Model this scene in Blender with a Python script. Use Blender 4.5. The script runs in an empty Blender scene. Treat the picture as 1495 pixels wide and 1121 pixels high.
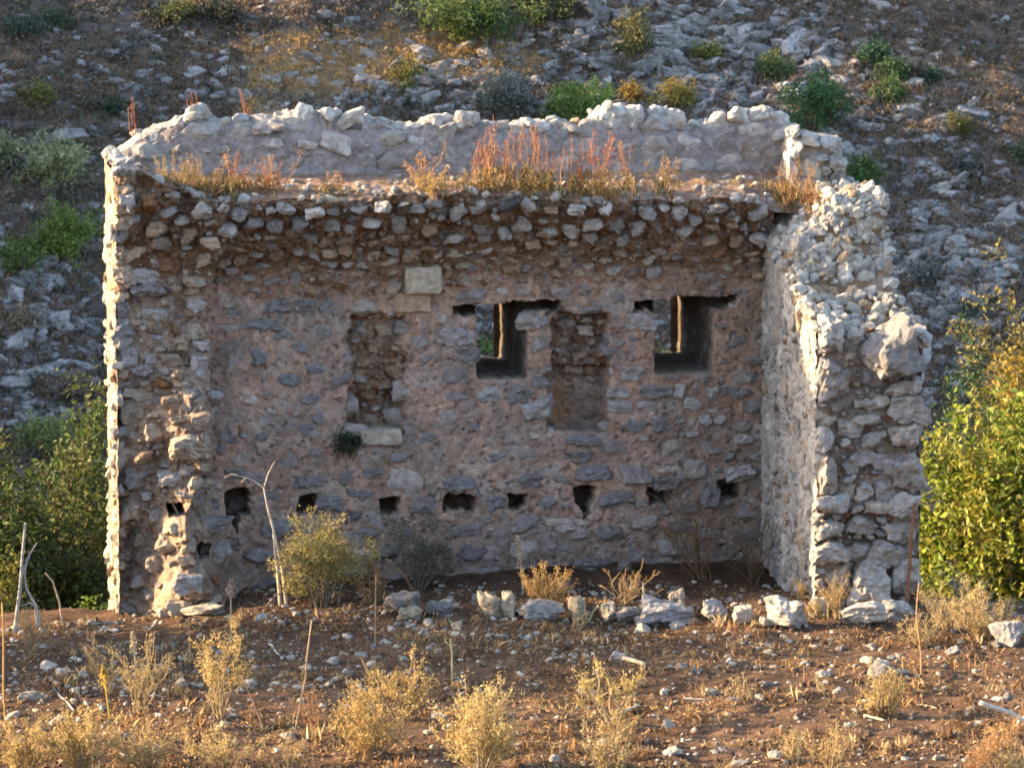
import bpy, math, random
import numpy as np
from mathutils import Vector, Matrix
rng = np.random.default_rng(7)
random.seed(7)
R = math.radians
C = bpy.context.scene.collection
sc = bpy.context.scene

# ------------------------------------------------------------------ camera, sky, sun, exposure
FPX = 6550.0                                   # focal length in pixels of the 1495 px wide photograph
PITCH = R(7.3)
CAM = np.array([0.0, 0.0, 8.97])
SUN_EL, SUN_AZ = R(18.0), R(6.5)               # low sun from the left, a little beyond the facade plane
SUN_DIR = np.array([-math.cos(SUN_EL) * math.cos(SUN_AZ), math.cos(SUN_EL) * math.sin(SUN_AZ), math.sin(SUN_EL)])
cd = bpy.data.cameras.new('camera')
cam = bpy.data.objects.new('camera', cd); C.objects.link(cam); sc.camera = cam
cd.sensor_fit = 'HORIZONTAL'; cd.sensor_width = 36.0
cd.lens = 36.0 * FPX / 1495.0
cam.location = CAM
cam.rotation_euler = (R(90) - PITCH, 0, 0)
cd.clip_start = 1.0; cd.clip_end = 4000.0
cd.dof.use_dof = True; cd.dof.focus_distance = 51.0; cd.dof.aperture_fstop = 9.0

world = bpy.data.worlds.new('World'); sc.world = world; world.use_nodes = True
wn = world.node_tree; wn.nodes.clear()
sky = wn.nodes.new('ShaderNodeTexSky'); sky.sky_type = 'NISHITA'; sky.sun_disc = False
sky.sun_elevation = SUN_EL
sky.sun_rotation = math.atan2(SUN_DIR[0], SUN_DIR[1])
sky.altitude = 200; sky.air_density = 1.0; sky.dust_density = 2.4; sky.ozone_density = 0.9
bg = wn.nodes.new('ShaderNodeBackground'); bg.inputs[1].default_value = 0.15
wo = wn.nodes.new('ShaderNodeOutputWorld')
wn.links.new(sky.outputs[0], bg.inputs[0]); wn.links.new(bg.outputs[0], wo.inputs[0])
sd = bpy.data.lights.new('sun', 'SUN'); sd.energy = 4.6; sd.angle = R(0.5); sd.color = (1.0, 0.72, 0.41)
sun = bpy.data.objects.new('sun', sd); C.objects.link(sun)
sun.rotation_euler = Vector(SUN_DIR).to_track_quat('Z', 'Y').to_euler()
sc.view_settings.view_transform = 'Standard'; sc.view_settings.look = 'None'
sc.view_settings.exposure = 2.15; sc.view_settings.gamma = 1.0
sc.view_settings.use_curve_mapping = False
sc.render.engine = 'CYCLES'
sc.cycles.max_bounces = 6; sc.cycles.diffuse_bounces = 3; sc.cycles.use_denoising = True
sc.cycles.filter_width = 1.8

# ------------------------------------------------------------------ numpy noise
_prm = np.random.default_rng(3).permutation(256); _prm = np.concatenate([_prm, _prm, _prm])
_grd = np.random.default_rng(4).normal(size=(256, 3)); _grd /= np.linalg.norm(_grd, axis=1)[:, None]
def perlin(P):
    P = np.asarray(P, float); shp = P.shape[:-1]; P = P.reshape(-1, 3)
    i = np.floor(P).astype(int); f = P - i; i &= 255
    u = f * f * f * (f * (f * 6 - 15) + 10)
    out = 0
    for dx in (0, 1):
        wx = u[:, 0] if dx else 1 - u[:, 0]
        for dy in (0, 1):
            wy = u[:, 1] if dy else 1 - u[:, 1]
            for dz in (0, 1):
                wz = u[:, 2] if dz else 1 - u[:, 2]
                h = _prm[_prm[_prm[i[:, 0] + dx] + i[:, 1] + dy] + i[:, 2] + dz]
                out = out + wx * wy * wz * np.einsum('ij,ij->i', _grd[h], f - np.array([dx, dy, dz]))
    return (out * 1.5).reshape(shp)
def fbm(P, s, o=4, g=0.5):
    P = np.asarray(P, float); a, t = 1.0, 0
    for k in range(o):
        t = t + a * perlin(P / s * 2.0 ** k + 17.3 * k); a *= g
    return t
def xyz(x, y, z=0.0):
    return np.stack(np.broadcast_arrays(np.asarray(x, float), y, z), -1)
def smooth(a, b, x):
    t = np.clip((np.asarray(x, float) - a) / (b - a), 0, 1); return t * t * (3 - 2 * t)

# ------------------------------------------------------------------ photo geometry
TH = R(9.4)
O = np.array([-0.376, 52.0, 0.0]); W_ = np.array([math.cos(TH), math.sin(TH), 0]); V_ = np.array([-math.sin(TH), math.cos(TH), 0])
def ray(px, py):
    a = (px - 747.5) / FPX; b = -(py - 560.5) / FPX
    return np.array([a, math.cos(PITCH) + b * math.sin(PITCH), -math.sin(PITCH) + b * math.cos(PITCH)])
def LP(px, py, y=0.0):                       # a sight line met with the plane y of the ruin: (x, z) along and up it
    d = ray(px, py); k = (y - (CAM - O) @ V_) / (d @ V_); P = CAM + k * d - O
    return float(P @ W_), float(P[2])
def L2W(P):
    P = np.asarray(P, float); return O + P[..., :1] * W_ + P[..., 1:2] * V_ + P[..., 2:3] * np.array([0, 0, 1.0])
def W2L(P):
    Q = np.asarray(P, float) - O; return np.stack([Q @ W_, Q @ V_, Q[..., 2]], -1)

# ------------------------------------------------------------------ terrain
def ground_z(X, Y):
    X = np.asarray(X, float); Y = np.asarray(Y, float)
    L = W2L(xyz(X, Y))
    z = -0.3 * smooth(-2.6, -4.2, X) * smooth(46, 51, Y) + 0.10 * smooth(50.5, 52.5, Y) * smooth(3.9, 2.5, np.abs(X))
    z = z + 7.2 * np.clip(1 - Y / 41.0, 0, 1.4) ** 1.7
    z = z + 0.10 * fbm(xyz(X, Y), 2.6, 3) + 0.05 * fbm(xyz(X, Y, 5), 0.5, 4, 0.6)
    # heap of soil and rubble along the open front of the room
    z = z + 0.13 * np.exp(-((L[..., 1] + 2.3) / 0.45) ** 2) * smooth(-3.4, -1.2, L[..., 0]) * smooth(5.3, 4.2, L[..., 0])
    edge = np.where(X < -4.4, 51.3, np.where(X > 4.75, 50.9, 54.6)) + 0.5 * fbm(xyz(X, 0, 9), 3.0, 2)
    far = np.maximum(Y - edge, 0)
    near_ = z - 0.52 * far + 0.25 * fbm(xyz(X, Y, 3), 5.0, 3) * smooth(0, 6, far)
    hill = hill_z(X, Y)
    return np.where(Y < 56, near_, np.maximum(near_, hill))
def hill_z(X, Y):
    z = -12.3 + 0.64 * (Y - 150) - 0.05 * X
    z = np.where(Y > 330, -12.3 + 0.64 * 180 + 0.15 * (Y - 330) - 0.05 * X, z)
    P = xyz(X, Y)
    z = z + 1.5 * fbm(P, 16.0, 3) + 0.45 * fbm(P + 40, 4.5, 3) + 0.16 * fbm(P + 80, 1.3, 3)
    z = z + 1.3 * np.exp(-((X + 2.5) / 5.0) ** 2 - ((Y - 170.0) / 4.0) ** 2) - 0.5 * np.exp(-((X + 13) / 4.0) ** 2 - ((Y - 168.5) / 4.0) ** 2)
    q = Y * 0.28 + 0.25 * fbm(P + 5, 12.0, 2) * 6
    z = z + 0.30 * np.abs((q % 1.0) - 0.5) * smooth(0, 0.35, fbm(P + 9, 9.0, 2) + 0.15)
    # unseen ridge at left, added to shade the hillside, notched to light the hollow
    crest = 62 * smooth(82, 104, Y) + 3.0 * fbm(xyz(Y * 1.0, 0, 2), 9.0, 3)
    crest = crest - 36.0 * np.exp(-((Y - 181.2 + 0.114 * (X + 112)) / 2.5) ** 4)
    shade_ridge = crest - 26 - 0.62 * np.abs(X + 112) + 26 * smooth(30, 0, np.abs(X + 112))
    return np.where(X < -35, np.maximum(z, shade_ridge), z)
def G(px, py, dmax=400.0):                   # a sight line met with the terrain
    d = ray(px, py); s = np.arange(30.0, 75.0, 0.05); s = np.concatenate([s, np.arange(75.0, dmax, 0.25)])
    P = CAM + s[:, None] * d; h = P[:, 2] - np.where(P[:, 1] < 80, ground_z(P[:, 0], P[:, 1]), hill_z(P[:, 0], P[:, 1]))
    i = int(np.argmax(h < 0))
    return P[i]
def Gh(px, py):                              # ... with the far hillside only
    d = ray(px, py); s = np.arange(120.0, 300.0, 0.1); P = CAM + s[:, None] * d
    return P[int(np.argmax(P[:, 2] < hill_z(P[:, 0], P[:, 1])))]
def zat(x, y):
    return float(ground_z(np.array([x]), np.array([y]))[0])

# ------------------------------------------------------------------ mesh plumbing
def raw_mesh(name, V, F, col, smooth_=True):
    V = np.ascontiguousarray(V, np.float32); F = np.ascontiguousarray(F, np.int32)
    me = bpy.data.meshes.new(name); n, k = F.shape
    me.vertices.add(len(V)); me.vertices.foreach_set('co', V.ravel())
    me.loops.add(n * k); me.loops.foreach_set('vertex_index', F.ravel())
    me.polygons.add(n); me.polygons.foreach_set('loop_start', np.arange(0, n * k, k, dtype=np.int32))
    try: me.polygons.foreach_set('loop_total', np.full(n, k, np.int32))
    except Exception: pass
    me.update(calc_edges=True)
    a = me.attributes.new('tint', 'FLOAT_COLOR', 'POINT')
    c = np.ones((len(V), 4), np.float32); c[:, :3] = col
    a.data.foreach_set('color', c.ravel())
    me.polygons.foreach_set('use_smooth', np.full(n, bool(smooth_)))
    return me
class Acc:
    def __init__(s): s.V = []; s.F = []; s.C = []; s.n = 0
    def add(s, V, F, col):
        V = np.asarray(V, float); F = np.asarray(F, int)
        if F.shape[1] == 4: F = np.concatenate([F[:, [0, 1, 2]], F[:, [0, 2, 3]]])
        s.V.append(V); s.F.append(F + s.n); s.C.append(np.broadcast_to(np.asarray(col, float), V.shape)); s.n += len(V)
    def build(s, name, mat, parent=None, smooth_=True, loc=None):
        if not s.V: return None
        V = np.concatenate(s.V)
        if loc is not None: V = V - np.asarray(loc)
        me = raw_mesh(name, V, np.concatenate(s.F), np.concatenate(s.C), smooth_)
        me.materials.append(mat)
        return link(name, me, parent)
def link(name, me, parent=None):
    o = bpy.data.objects.new(name, me); C.objects.link(o)
    if parent is not None: o.parent = parent
    return o
def tag(o, label=None, cat=None, group=None, kind=None):
    if label: o['label'] = label
    if cat: o['category'] = cat
    if group: o['group'] = group
    if kind: o['kind'] = kind
    return o
def empty(name, loc, label, cat, group=None):
    o = bpy.data.objects.new(name, None); C.objects.link(o); o.location = loc; o.empty_display_size = 0.2
    return tag(o, label, cat, group)
def grid_faces(nu, nv):
    i = np.arange(nu * nv).reshape(nu, nv)
    return np.stack([i[:-1, :-1], i[1:, :-1], i[1:, 1:], i[:-1, 1:]], -1).reshape(-1, 4)

# ------------------------------------------------------------------ materials
def material(name, rough=0.95, mott=(0.75, 1.25), mscale=9.0, bump=0.5, bscale=30.0, bdist=0.02, spots=None, transl=0.0, spec=0.15):
    m = bpy.data.materials.new(name); m.use_nodes = True; nt = m.node_tree; N = nt.nodes; L = nt.links
    b = N['Principled BSDF']; b.inputs['Roughness'].default_value = rough; b.inputs['Specular IOR Level'].default_value = spec
    at = N.new('ShaderNodeAttribute'); at.attribute_name = 'tint'
    geo = N.new('ShaderNodeNewGeometry')
    n1 = N.new('ShaderNodeTexNoise'); n1.inputs['Scale'].default_value = mscale; n1.inputs['Detail'].default_value = 7; n1.inputs['Roughness'].default_value = 0.65
    L.new(geo.outputs['Position'], n1.inputs['Vector'])
    mr = N.new('ShaderNodeMapRange'); mr.inputs['From Min'].default_value = 0.3; mr.inputs['From Max'].default_value = 0.7
    mr.inputs['To Min'].default_value = mott[0]; mr.inputs['To Max'].default_value = mott[1]
    L.new(n1.outputs['Fac'], mr.inputs['Value'])
    mul = N.new('ShaderNodeVectorMath'); mul.operation = 'SCALE'
    L.new(at.outputs['Color'], mul.inputs[0]); L.new(mr.outputs['Result'], mul.inputs['Scale'])
    col = mul.outputs[0]
    for (c, sc_, lo, hi, amt) in (spots or []):
        n2 = N.new('ShaderNodeTexNoise'); n2.inputs['Scale'].default_value = sc_; n2.inputs['Detail'].default_value = 5; n2.inputs['Roughness'].default_value = 0.6
        add = N.new('ShaderNodeVectorMath'); add.operation = 'ADD'; add.inputs[1].default_value = (sc_ * 3.1, sc_, 7.7)
        L.new(geo.outputs['Position'], add.inputs[0]); L.new(add.outputs[0], n2.inputs['Vector'])
        m2 = N.new('ShaderNodeMapRange'); m2.inputs['From Min'].default_value = lo; m2.inputs['From Max'].default_value = hi
        m2.inputs['To Max'].default_value = amt
        L.new(n2.outputs['Fac'], m2.inputs['Value'])
        mx = N.new('ShaderNodeMix'); mx.data_type = 'RGBA'; mx.inputs['B'].default_value = (*c, 1)
        L.new(m2.outputs['Result'], mx.inputs['Factor']); L.new(col, mx.inputs['A']); col = mx.outputs['Result']
    L.new(col, b.inputs['Base Color'])
    if bump:
        n3 = N.new('ShaderNodeTexNoise'); n3.inputs['Scale'].default_value = bscale; n3.inputs['Detail'].default_value = 6; n3.inputs['Roughness'].default_value = 0.7
        L.new(geo.outputs['Position'], n3.inputs['Vector'])
        bp = N.new('ShaderNodeBump'); bp.inputs['Strength'].default_value = bump; bp.inputs['Distance'].default_value = bdist
        L.new(n3.outputs['Fac'], bp.inputs['Height']); L.new(bp.outputs['Normal'], b.inputs['Normal'])
    if transl:
        tr = N.new('ShaderNodeBsdfTranslucent'); ms = N.new('ShaderNodeMixShader'); ms.inputs[0].default_value = transl
        L.new(col, tr.inputs['Color']); L.new(b.outputs[0], ms.inputs[1]); L.new(tr.outputs[0], ms.inputs[2])
        L.new(ms.outputs[0], N['Material Output'].inputs['Surface'])
    return m
M_STONE = material('limestone', mott=(0.6, 1.3), mscale=11, bump=0.8, bscale=34, bdist=0.025,
                   spots=[((0.5, 0.49, 0.46), 26, 0.60, 0.72, 0.6), ((0.24, 0.15, 0.075), 6.5, 0.55, 0.75, 0.6), ((0.07, 0.07, 0.072), 38, 0.62, 0.72, 0.6)])
M_CORE = material('lime_mortar', mott=(0.55, 1.35), mscale=13, bump=1.0, bscale=42, bdist=0.025,
                  spots=[((0.30, 0.30, 0.31), 4.5, 0.52, 0.68, 0.55), ((0.21, 0.125, 0.06), 7, 0.56, 0.72, 0.6), ((0.05, 0.04, 0.035), 24, 0.64, 0.72, 0.7)])
M_SOIL = material('soil', mott=(0.55, 1.5), mscale=3.2, bump=1.0, bscale=24, bdist=0.07,
                  spots=[((0.26, 0.18, 0.105), 40, 0.60, 0.70, 0.5), ((0.045, 0.028, 0.019), 2.3, 0.5, 0.7, 0.5), ((0.05, 0.03, 0.02), 14, 0.55, 0.66, 0.5)])
M_HILL = material('hillside_soil', mott=(0.5, 1.5), mscale=1.6, bump=1.0, bscale=5, bdist=0.2,
                  spots=[((0.22, 0.20, 0.19), 0.9, 0.58, 0.66, 0.4), ((0.25, 0.155, 0.065), 0.42, 0.54, 0.68, 0.5), ((0.045, 0.045, 0.022), 1.1, 0.58, 0.66, 0.7)])
M_ROCK = material('hill_limestone', mott=(0.55, 1.35), mscale=2.6, bump=1.0, bscale=7, bdist=0.12,
                  spots=[((0.09, 0.085, 0.085), 3.0, 0.56, 0.7, 0.6), ((0.2, 0.13, 0.07), 1.2, 0.6, 0.72, 0.4)])
M_LEAF = material('leaf', rough=0.6, mott=(0.8, 1.2), mscale=4, bump=0, transl=0.35, spec=0.3)
M_DRY = material('dry_plant', rough=0.85, mott=(0.8, 1.2), mscale=5, bump=0, transl=0.3)
M_WOOD = material('weathered_wood', mott=(0.6, 1.25), mscale=18, bump=0.6, bscale=60, bdist=0.008)
M_RUST = material('rusty_iron', rough=0.8, mott=(0.5, 1.4), mscale=25, bump=0.5, bscale=90, bdist=0.004)

# ------------------------------------------------------------------ rocks
def ico(sub):
    t = (1 + 5 ** 0.5) / 2
    V = [(-1, t, 0), (1, t, 0), (-1, -t, 0), (1, -t, 0), (0, -1, t), (0, 1, t), (0, -1, -t), (0, 1, -t), (t, 0, -1), (t, 0, 1), (-t, 0, -1), (-t, 0, 1)]
    F = [(0, 11, 5), (0, 5, 1), (0, 1, 7), (0, 7, 10), (0, 10, 11), (1, 5, 9), (5, 11, 4), (11, 10, 2), (10, 7, 6), (7, 1, 8), (3, 9, 4), (3, 4, 2), (3, 2, 6), (3, 6, 8), (3, 8, 9), (4, 9, 5), (2, 4, 11), (6, 2, 10), (8, 6, 7), (9, 8, 1)]
    V = [np.array(v) / np.linalg.norm(v) for v in V]
    for _ in range(sub):
        cache, G2 = {}, []
        def mid(a, b):
            k = (min(a, b), max(a, b))
            if k not in cache:
                m = V[a] + V[b]; V.append(m / np.linalg.norm(m)); cache[k] = len(V) - 1
            return cache[k]
        for a, b, c in F:
            x, y, z = mid(a, b), mid(b, c), mid(c, a); G2 += [(a, x, z), (b, y, x), (c, z, y), (x, y, z)]
        F = G2
    return np.array(V), np.array(F)
ICO = {k: ico(k) for k in (1, 2, 3)}
def rock_unit(sub, seed, soft=14, planes=7, noise_=0.16):
    r = np.random.default_rng(seed); d, F = ICO[sub]
    n = r.normal(size=(planes, 3)); n /= np.linalg.norm(n, axis=1)[:, None]
    ax = np.concatenate([np.eye(3), -np.eye(3)]) + r.normal(size=(6, 3)) * 0.16
    ax /= np.linalg.norm(ax, axis=1)[:, None]
    n = np.concatenate([n, ax]); o = np.concatenate([r.uniform(0.74, 1.1, planes), r.uniform(0.8, 1.0, 6)])
    q = np.maximum(d @ n.T / o, 0)
    rad = 1 / (q ** soft).sum(1) ** (1.0 / soft)
    V = d * rad[:, None] * (1 + noise_ * fbm(d + seed * 3.7, 0.7, 4, 0.65)[:, None])
    return V, F
LIB = {s: [rock_unit(s, 100 * s + k, soft=(30, 50, 80)[k % 3], planes=5 + k % 9, noise_=0.20) for k in range(26)] for s in (1, 2, 3)}
def rotm(ax, ay, az):
    return np.array(Matrix.Rotation(az, 3, 'Z') @ Matrix.Rotation(ay, 3, 'Y') @ Matrix.Rotation(ax, 3, 'X'))
def rock(sub, half, rot=(0, 0, 0), k=None):
    V, F = LIB[sub][int(rng.integers(26)) if k is None else k % 26]
    return (V * np.asarray(half)) @ rotm(*rot).T, F

CRAG = {b: [rock_unit(b, 900 + 31 * b + k, soft=60, planes=7 + k % 7, noise_=0.17) for k in range(26)] for b in (1, 2, 3)}
# colours of the stone itself (linear)
def pal(name):
    a = rng.random(); j = rng.normal(0, 0.03)
    if name == 'grey':
        c = (0.30, 0.272, 0.248) if a < 0.62 else ((0.38, 0.35, 0.32) if a < 0.85 else (0.22, 0.205, 0.195))
    elif name == 'tan':
        c = (0.30, 0.235, 0.18) if a < 0.45 else ((0.27, 0.255, 0.25) if a < 0.75 else ((0.36, 0.29, 0.22) if a < 0.9 else (0.21, 0.125, 0.075)))
    elif name == 'plaster':
        c = (0.225, 0.20, 0.19) if a < 0.6 else ((0.27, 0.235, 0.215) if a < 0.85 else (0.38, 0.33, 0.29))
    elif name == 'warm':
        c = (0.42, 0.38, 0.32) if a < 0.5 else ((0.36, 0.335, 0.31) if a < 0.88 else (0.34, 0.245, 0.16))
    elif name == 'pale':
        c = (0.41, 0.38, 0.34) if a < 0.6 else (0.38, 0.375, 0.37)
    elif name == 'vault':
        c = (0.27, 0.19, 0.13) if a < 0.5 else ((0.28, 0.24, 0.215) if a < 0.75 else ((0.29, 0.235, 0.18) if a < 0.92 else (0.19, 0.10, 0.055)))
    return np.clip(np.array(c) * (1 + 0.13 * rng.normal()) + j * np.array([1, .9, .8]), 0.03, 0.6)

# ================================================================== GROUND AND HILL
def axis(parts):
    out = []
    for a, b, s in parts: out.append(np.arange(a, b, s))
    return np.concatenate(out + [[parts[-1][1]]])
def sheet(name, xs, ys, zf, cf, mat):
    X, Y = np.meshgrid(xs, ys, indexing='ij'); Z = zf(X, Y)
    V = np.stack([X, Y, Z], -1).reshape(-1, 3)
    me = raw_mesh(name, V, grid_faces(len(xs), len(ys)), cf(X, Y, Z).reshape(-1, 3)); me.materials.append(mat)
    o = link(name, me); o['kind'] = 'structure'; return o
def grow(a, b, n):
    return a + (b - a) * (np.linspace(0, 1, n) ** 2.2)
gx = np.concatenate([-grow(9, 1500, 40)[::-1], np.arange(-8.9, 8.95, 0.07), grow(9, 1500, 40)])
gy = np.concatenate([-grow(0, 1500, 26)[::-1], np.arange(1.5, 37, 1.5), np.arange(37, 41, 0.4), np.arange(41, 55, 0.07), np.arange(55, 96, 0.8)])
def soil_col(X, Y, Z):
    a = fbm(xyz(X, Y, 1), 1.7, 4)[..., None]; b = smooth(-0.1, 0.5, fbm(xyz(X, Y, 8), 0.8, 3))[..., None]
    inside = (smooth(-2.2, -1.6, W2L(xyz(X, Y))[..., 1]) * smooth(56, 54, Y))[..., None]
    c = np.array([0.128, 0.073, 0.044]) * (1 + 0.5 * a)
    c = c * (1 - 0.35 * b) + 0.35 * b * np.array([0.22, 0.145, 0.085])
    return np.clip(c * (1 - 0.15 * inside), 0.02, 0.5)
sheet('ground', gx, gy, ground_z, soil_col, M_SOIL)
hx = np.concatenate([-grow(120, 1500, 30)[::-1], np.arange(-118.0, -24, 1.3), np.arange(-24, 24.1, 0.26), grow(25, 1500, 50)])
hy = np.concatenate([np.arange(92, 146, 1.6), np.arange(146, 184, 0.26), np.arange(184, 200, 1.2), grow(200, 1600, 45)])
def band(X, Y):                              # dry-grass terrace up the hollow, its ochre lightened to mark the sunlit patch
    return np.exp(-((Y - (168.5 + 0.10 * (X + 4) + 0.9 * fbm(xyz(X, 0, 3), 6.0, 2))) / 1.2) ** 2) * smooth(4, -3, X) + \
           0.8 * np.exp(-((Y - (165.0 - 0.12 * (X + 10))) / 0.9) ** 2) * smooth(-3, -8, X)
def hill_col(X, Y, Z):
    a = fbm(xyz(X, Y, 1), 6.0, 4)[..., None]; b = smooth(0.0, 0.5, fbm(xyz(X, Y, 8), 2.2, 3))[..., None]
    r = smooth(8, 16, X + 0.5 * (Y - 165))[..., None]
    c = np.array([0.175, 0.13, 0.108]) * (1 + 0.4 * a) + r * np.array([0.03, 0.018, 0.005])
    c = c * (1 - 0.25 * b) + 0.25 * b * np.array([0.20, 0.19, 0.19])
    g = band(X, Y)[..., None] * (0.25 + 0.6 * smooth(-10.5, -8, X))[..., None]
    return np.clip(c * (1 - g) + g * np.array([0.31, 0.20, 0.10]), 0.02, 0.5)
sheet('hillside', hx, hy, hill_z, hill_col, M_HILL)

# ---- limestone on the hillside: the largest as things, the rest as scree
def rock_density(px, py):
    g = lambda cx, cy, sx, sy: np.exp(-((px - cx) / sx) ** 2 - ((py - cy) / sy) ** 2)
    return 0.24 + 1.0 * g(1020, 60, 190, 110) + 0.6 * g(1390, 410, 130, 140) + 0.42 * g(70, 520, 130, 130) + 0.45 * g(640, 130, 130, 70) + \
           0.3 * g(60, 380, 70, 80) + 0.3 * g(1250, 230, 150, 120) + 0.25 * g(250, 130, 220, 40) + 0.35 * g(710, 500, 60, 80)
rocks = []
tries = 0
while len(rocks) < 9500 and tries < 90000:
    tries += 1
    px, py = rng.uniform(-60, 1560), rng.uniform(-25, 660)
    if 250 < py and 300 < px < 1130 and not (680 < px < 1000 and 430 < py < 560) and rng.random() < 0.8: continue
    dn = rock_density(px, py)
    if rng.random() > dn: continue
    s = 0.045 + 0.34 * rng.random() ** 5.0 * (0.4 + 0.8 * min(dn, 1.0))
    rocks.append((px, py, s))
big = [(a, b, c * 0.8) for a, b, c in [(98, 200, 0.55), (70, 470, .5), (30, 490, .6), (560, 125, .45), (455, 120, .35), (800, 148, .62), (680, 140, .55), (960, 50, .75), (880, 90, 0.8), (905, 60, .7), (1000, 70, .6), (1160, 72, .75), (1075, 60, .5), (1210, 95, .6), (860, 15, .9),
       (1400, 470, .55), (1470, 320, .55), (1440, 345, .45), (1330, 160, .55), (1420, 165, .6), (1395, 390, .5), (1330, 350, .55), (1450, 300, .4), (40, 610, .5), (100, 600, .4), (15, 560, .5), (130, 560, .4), (1050, 120, .5), (905, 25, .6), (620, 75, .45), (640, 100, .4), (1000, 110, .6),(1300, 420,.6),(1350,440,.5),(720,150,.5),(760,125,.4),(580,95,.5)]]
rocks += big
def hit_hill_many(px, py):
    a = (px - 747.5) / FPX; b = -(py - 560.5) / FPX
    D = np.stack([a, math.cos(PITCH) + b * math.sin(PITCH), -math.sin(PITCH) + b * math.cos(PITCH)], -1)
    lo = np.full(len(px), 125.0); hi = np.full(len(px), 230.0)
    for k in range(16):
        m = (lo + hi) / 2; P = CAM + m[:, None] * D; below = P[:, 2] < hill_z(P[:, 0], P[:, 1])
        hi = np.where(below, m, hi); lo = np.where(below, lo, m)
    return CAM + hi[:, None] * D
for _ in range(2600): rocks.append((rng.uniform(-1500, -60) if rng.random() < .5 else rng.uniform(1555, 3000), rng.uniform(-150, 700), 0.05 + 0.3 * rng.random() ** 4))
rk = np.array(rocks); RP = hit_hill_many(rk[:, 0], rk[:, 1])
order = np.argsort(-rk[:, 2]); scree = Acc()
seen_n = 0
for i in order:
    s = rk[i, 2]; half = s * rng.uniform(0.7, 1.25, 3) * np.array([1.15, 1.0, 0.75])
    hid = 250 < rk[i, 0] < 1130 and rk[i, 1] > 200 or not (0 < rk[i, 0] < 1495 and 0 < rk[i, 1] < 640)
    ind = seen_n < 295 and not hid
    V, F = CRAG[3 if s > 0.35 else (2 if s > 0.12 else 1)][int(rng.integers(26))]
    V = (V * half * np.array([1.25, 1, 0.85])) @ rotm(*(rng.normal(0, 0.3, 2)), rng.normal(0, 0.7)).T
    if s > 0.3: V = V * (1 + 0.10 * fbm(V + RP[i], s * 0.7, 3)[:, None])
    c = np.array([0.33, 0.31, 0.30]) * (0.65 + 0.65 * rng.random()) + rng.normal(0, 0.012)
    base = RP[i] - np.array([0, 0, s * 0.10])
    if ind:
        seen_n += 1
        me = raw_mesh('boulder', V, F, np.clip(c, 0.1, 0.5), False); me.materials.append(M_ROCK)
        o = link('boulder', me); o.location = base
        zone = ('on the shaded hillside left of the ruin' if rk[i, 0] < 250 and rk[i, 1] > 150 else 'on the slope right of the broken wall' if rk[i, 0] > 1230 and rk[i, 1] > 230 else
                'seen through a slit window' if rk[i, 1] > 380 else 'in the rocky outcrop above the parapet' if 780 < rk[i, 0] < 1240 else 'on the upper right slope' if rk[i, 0] > 1230 else
                'in the grassy hollow above the left of the parapet' if rk[i, 0] < 500 else 'near the lone olive tree above the parapet')
        tag(o, 'grey limestone boulder ' + zone, 'boulder', 'boulders ' + zone)
    else:
        scree.add(V + base, F, np.clip(c, 0.1, 0.5))
tag(scree.build('scree', M_ROCK, None, False), kind='stuff')

# ---- low dry scrub and grass of the hillside
def cards(acc, P, size, col, aspect=0.55, up=0.0, jit=0.25):
    n = len(P)
    if n == 0: return
    d = rng.normal(size=(n, 3)); d[:, 2] += up; d /= np.linalg.norm(d, axis=1)[:, None]
    e = np.cross(d, rng.normal(size=(n, 3))); e /= np.linalg.norm(e, axis=1)[:, None] + 1e-9
    s = (np.asarray(size) * rng.uniform(0.65, 1.35, n))[:, None]
    b = np.cross(d, e) * s * 0.12
    V = np.stack([P - d * s * 0.5, P + e * s * aspect * 0.5 + b, P + d * s * 0.5, P - e * s * aspect * 0.5 + b], 1).reshape(-1, 3)
    i = np.arange(n) * 4
    F = np.concatenate([np.stack([i, i + 1, i + 2], -1), np.stack([i, i + 2, i + 3], -1)])
    c = np.broadcast_to(np.asarray(col, float), (n, 3)) * (1 + jit * rng.normal(size=(n, 1)))
    acc.add(V, F, np.repeat(np.clip(c, 0.012, 0.7), 4, axis=0))
scrub = Acc()
N = 26000
px = np.concatenate([rng.uniform(-60, 1560, 17000), rng.uniform(-1500, -60, 4500), rng.uniform(1560, 3000, 4500)]); py = rng.uniform(-40, 690, N)
keep = ~((py > 330) & (px > 330) & (px < 1120) & ~((px > 680) & (px < 1000) & (py > 430) & (py < 560)) & (rng.random(N) < 0.6))
px, py = px[keep], py[keep]; P = hit_hill_many(px, py)
for q, x, y in zip(P, px, py):
    b = band(q[0], q[1]); r = rng.random()
    if b > 0.35 and q[0] > -10: c = np.array([0.44, 0.28, 0.115])  # dry grass, ochre also brightened to bring out the sunlit patch
    elif r < 0.45: c = np.array([0.155, 0.11, 0.08])
    elif r < 0.68: c = np.array([0.19, 0.135, 0.085])
    elif r < 0.86: c = np.array([0.085, 0.085, 0.062])
    else: c = np.array([0.12, 0.115, 0.11])
    c = c * 1.3
    s = rng.uniform(0.10, 0.32) * (1.3 if r > 0.68 else 1)
    k = int(10 + 40 * s)
    pts = q + rng.normal(size=(k, 3)) * np.array([s, s, s * 0.5]) * 0.6 + np.array([0, 0, s * 0.35])
    og = b > 0.35 and q[0] > -10
    cards(scrub, pts, 0.14 if og else 0.11 + 0.2 * s, c, 0.2 if og else 0.4, 1.2)
tag(scrub.build('dry_scrub', M_DRY, smooth_=False), kind='stuff')

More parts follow.
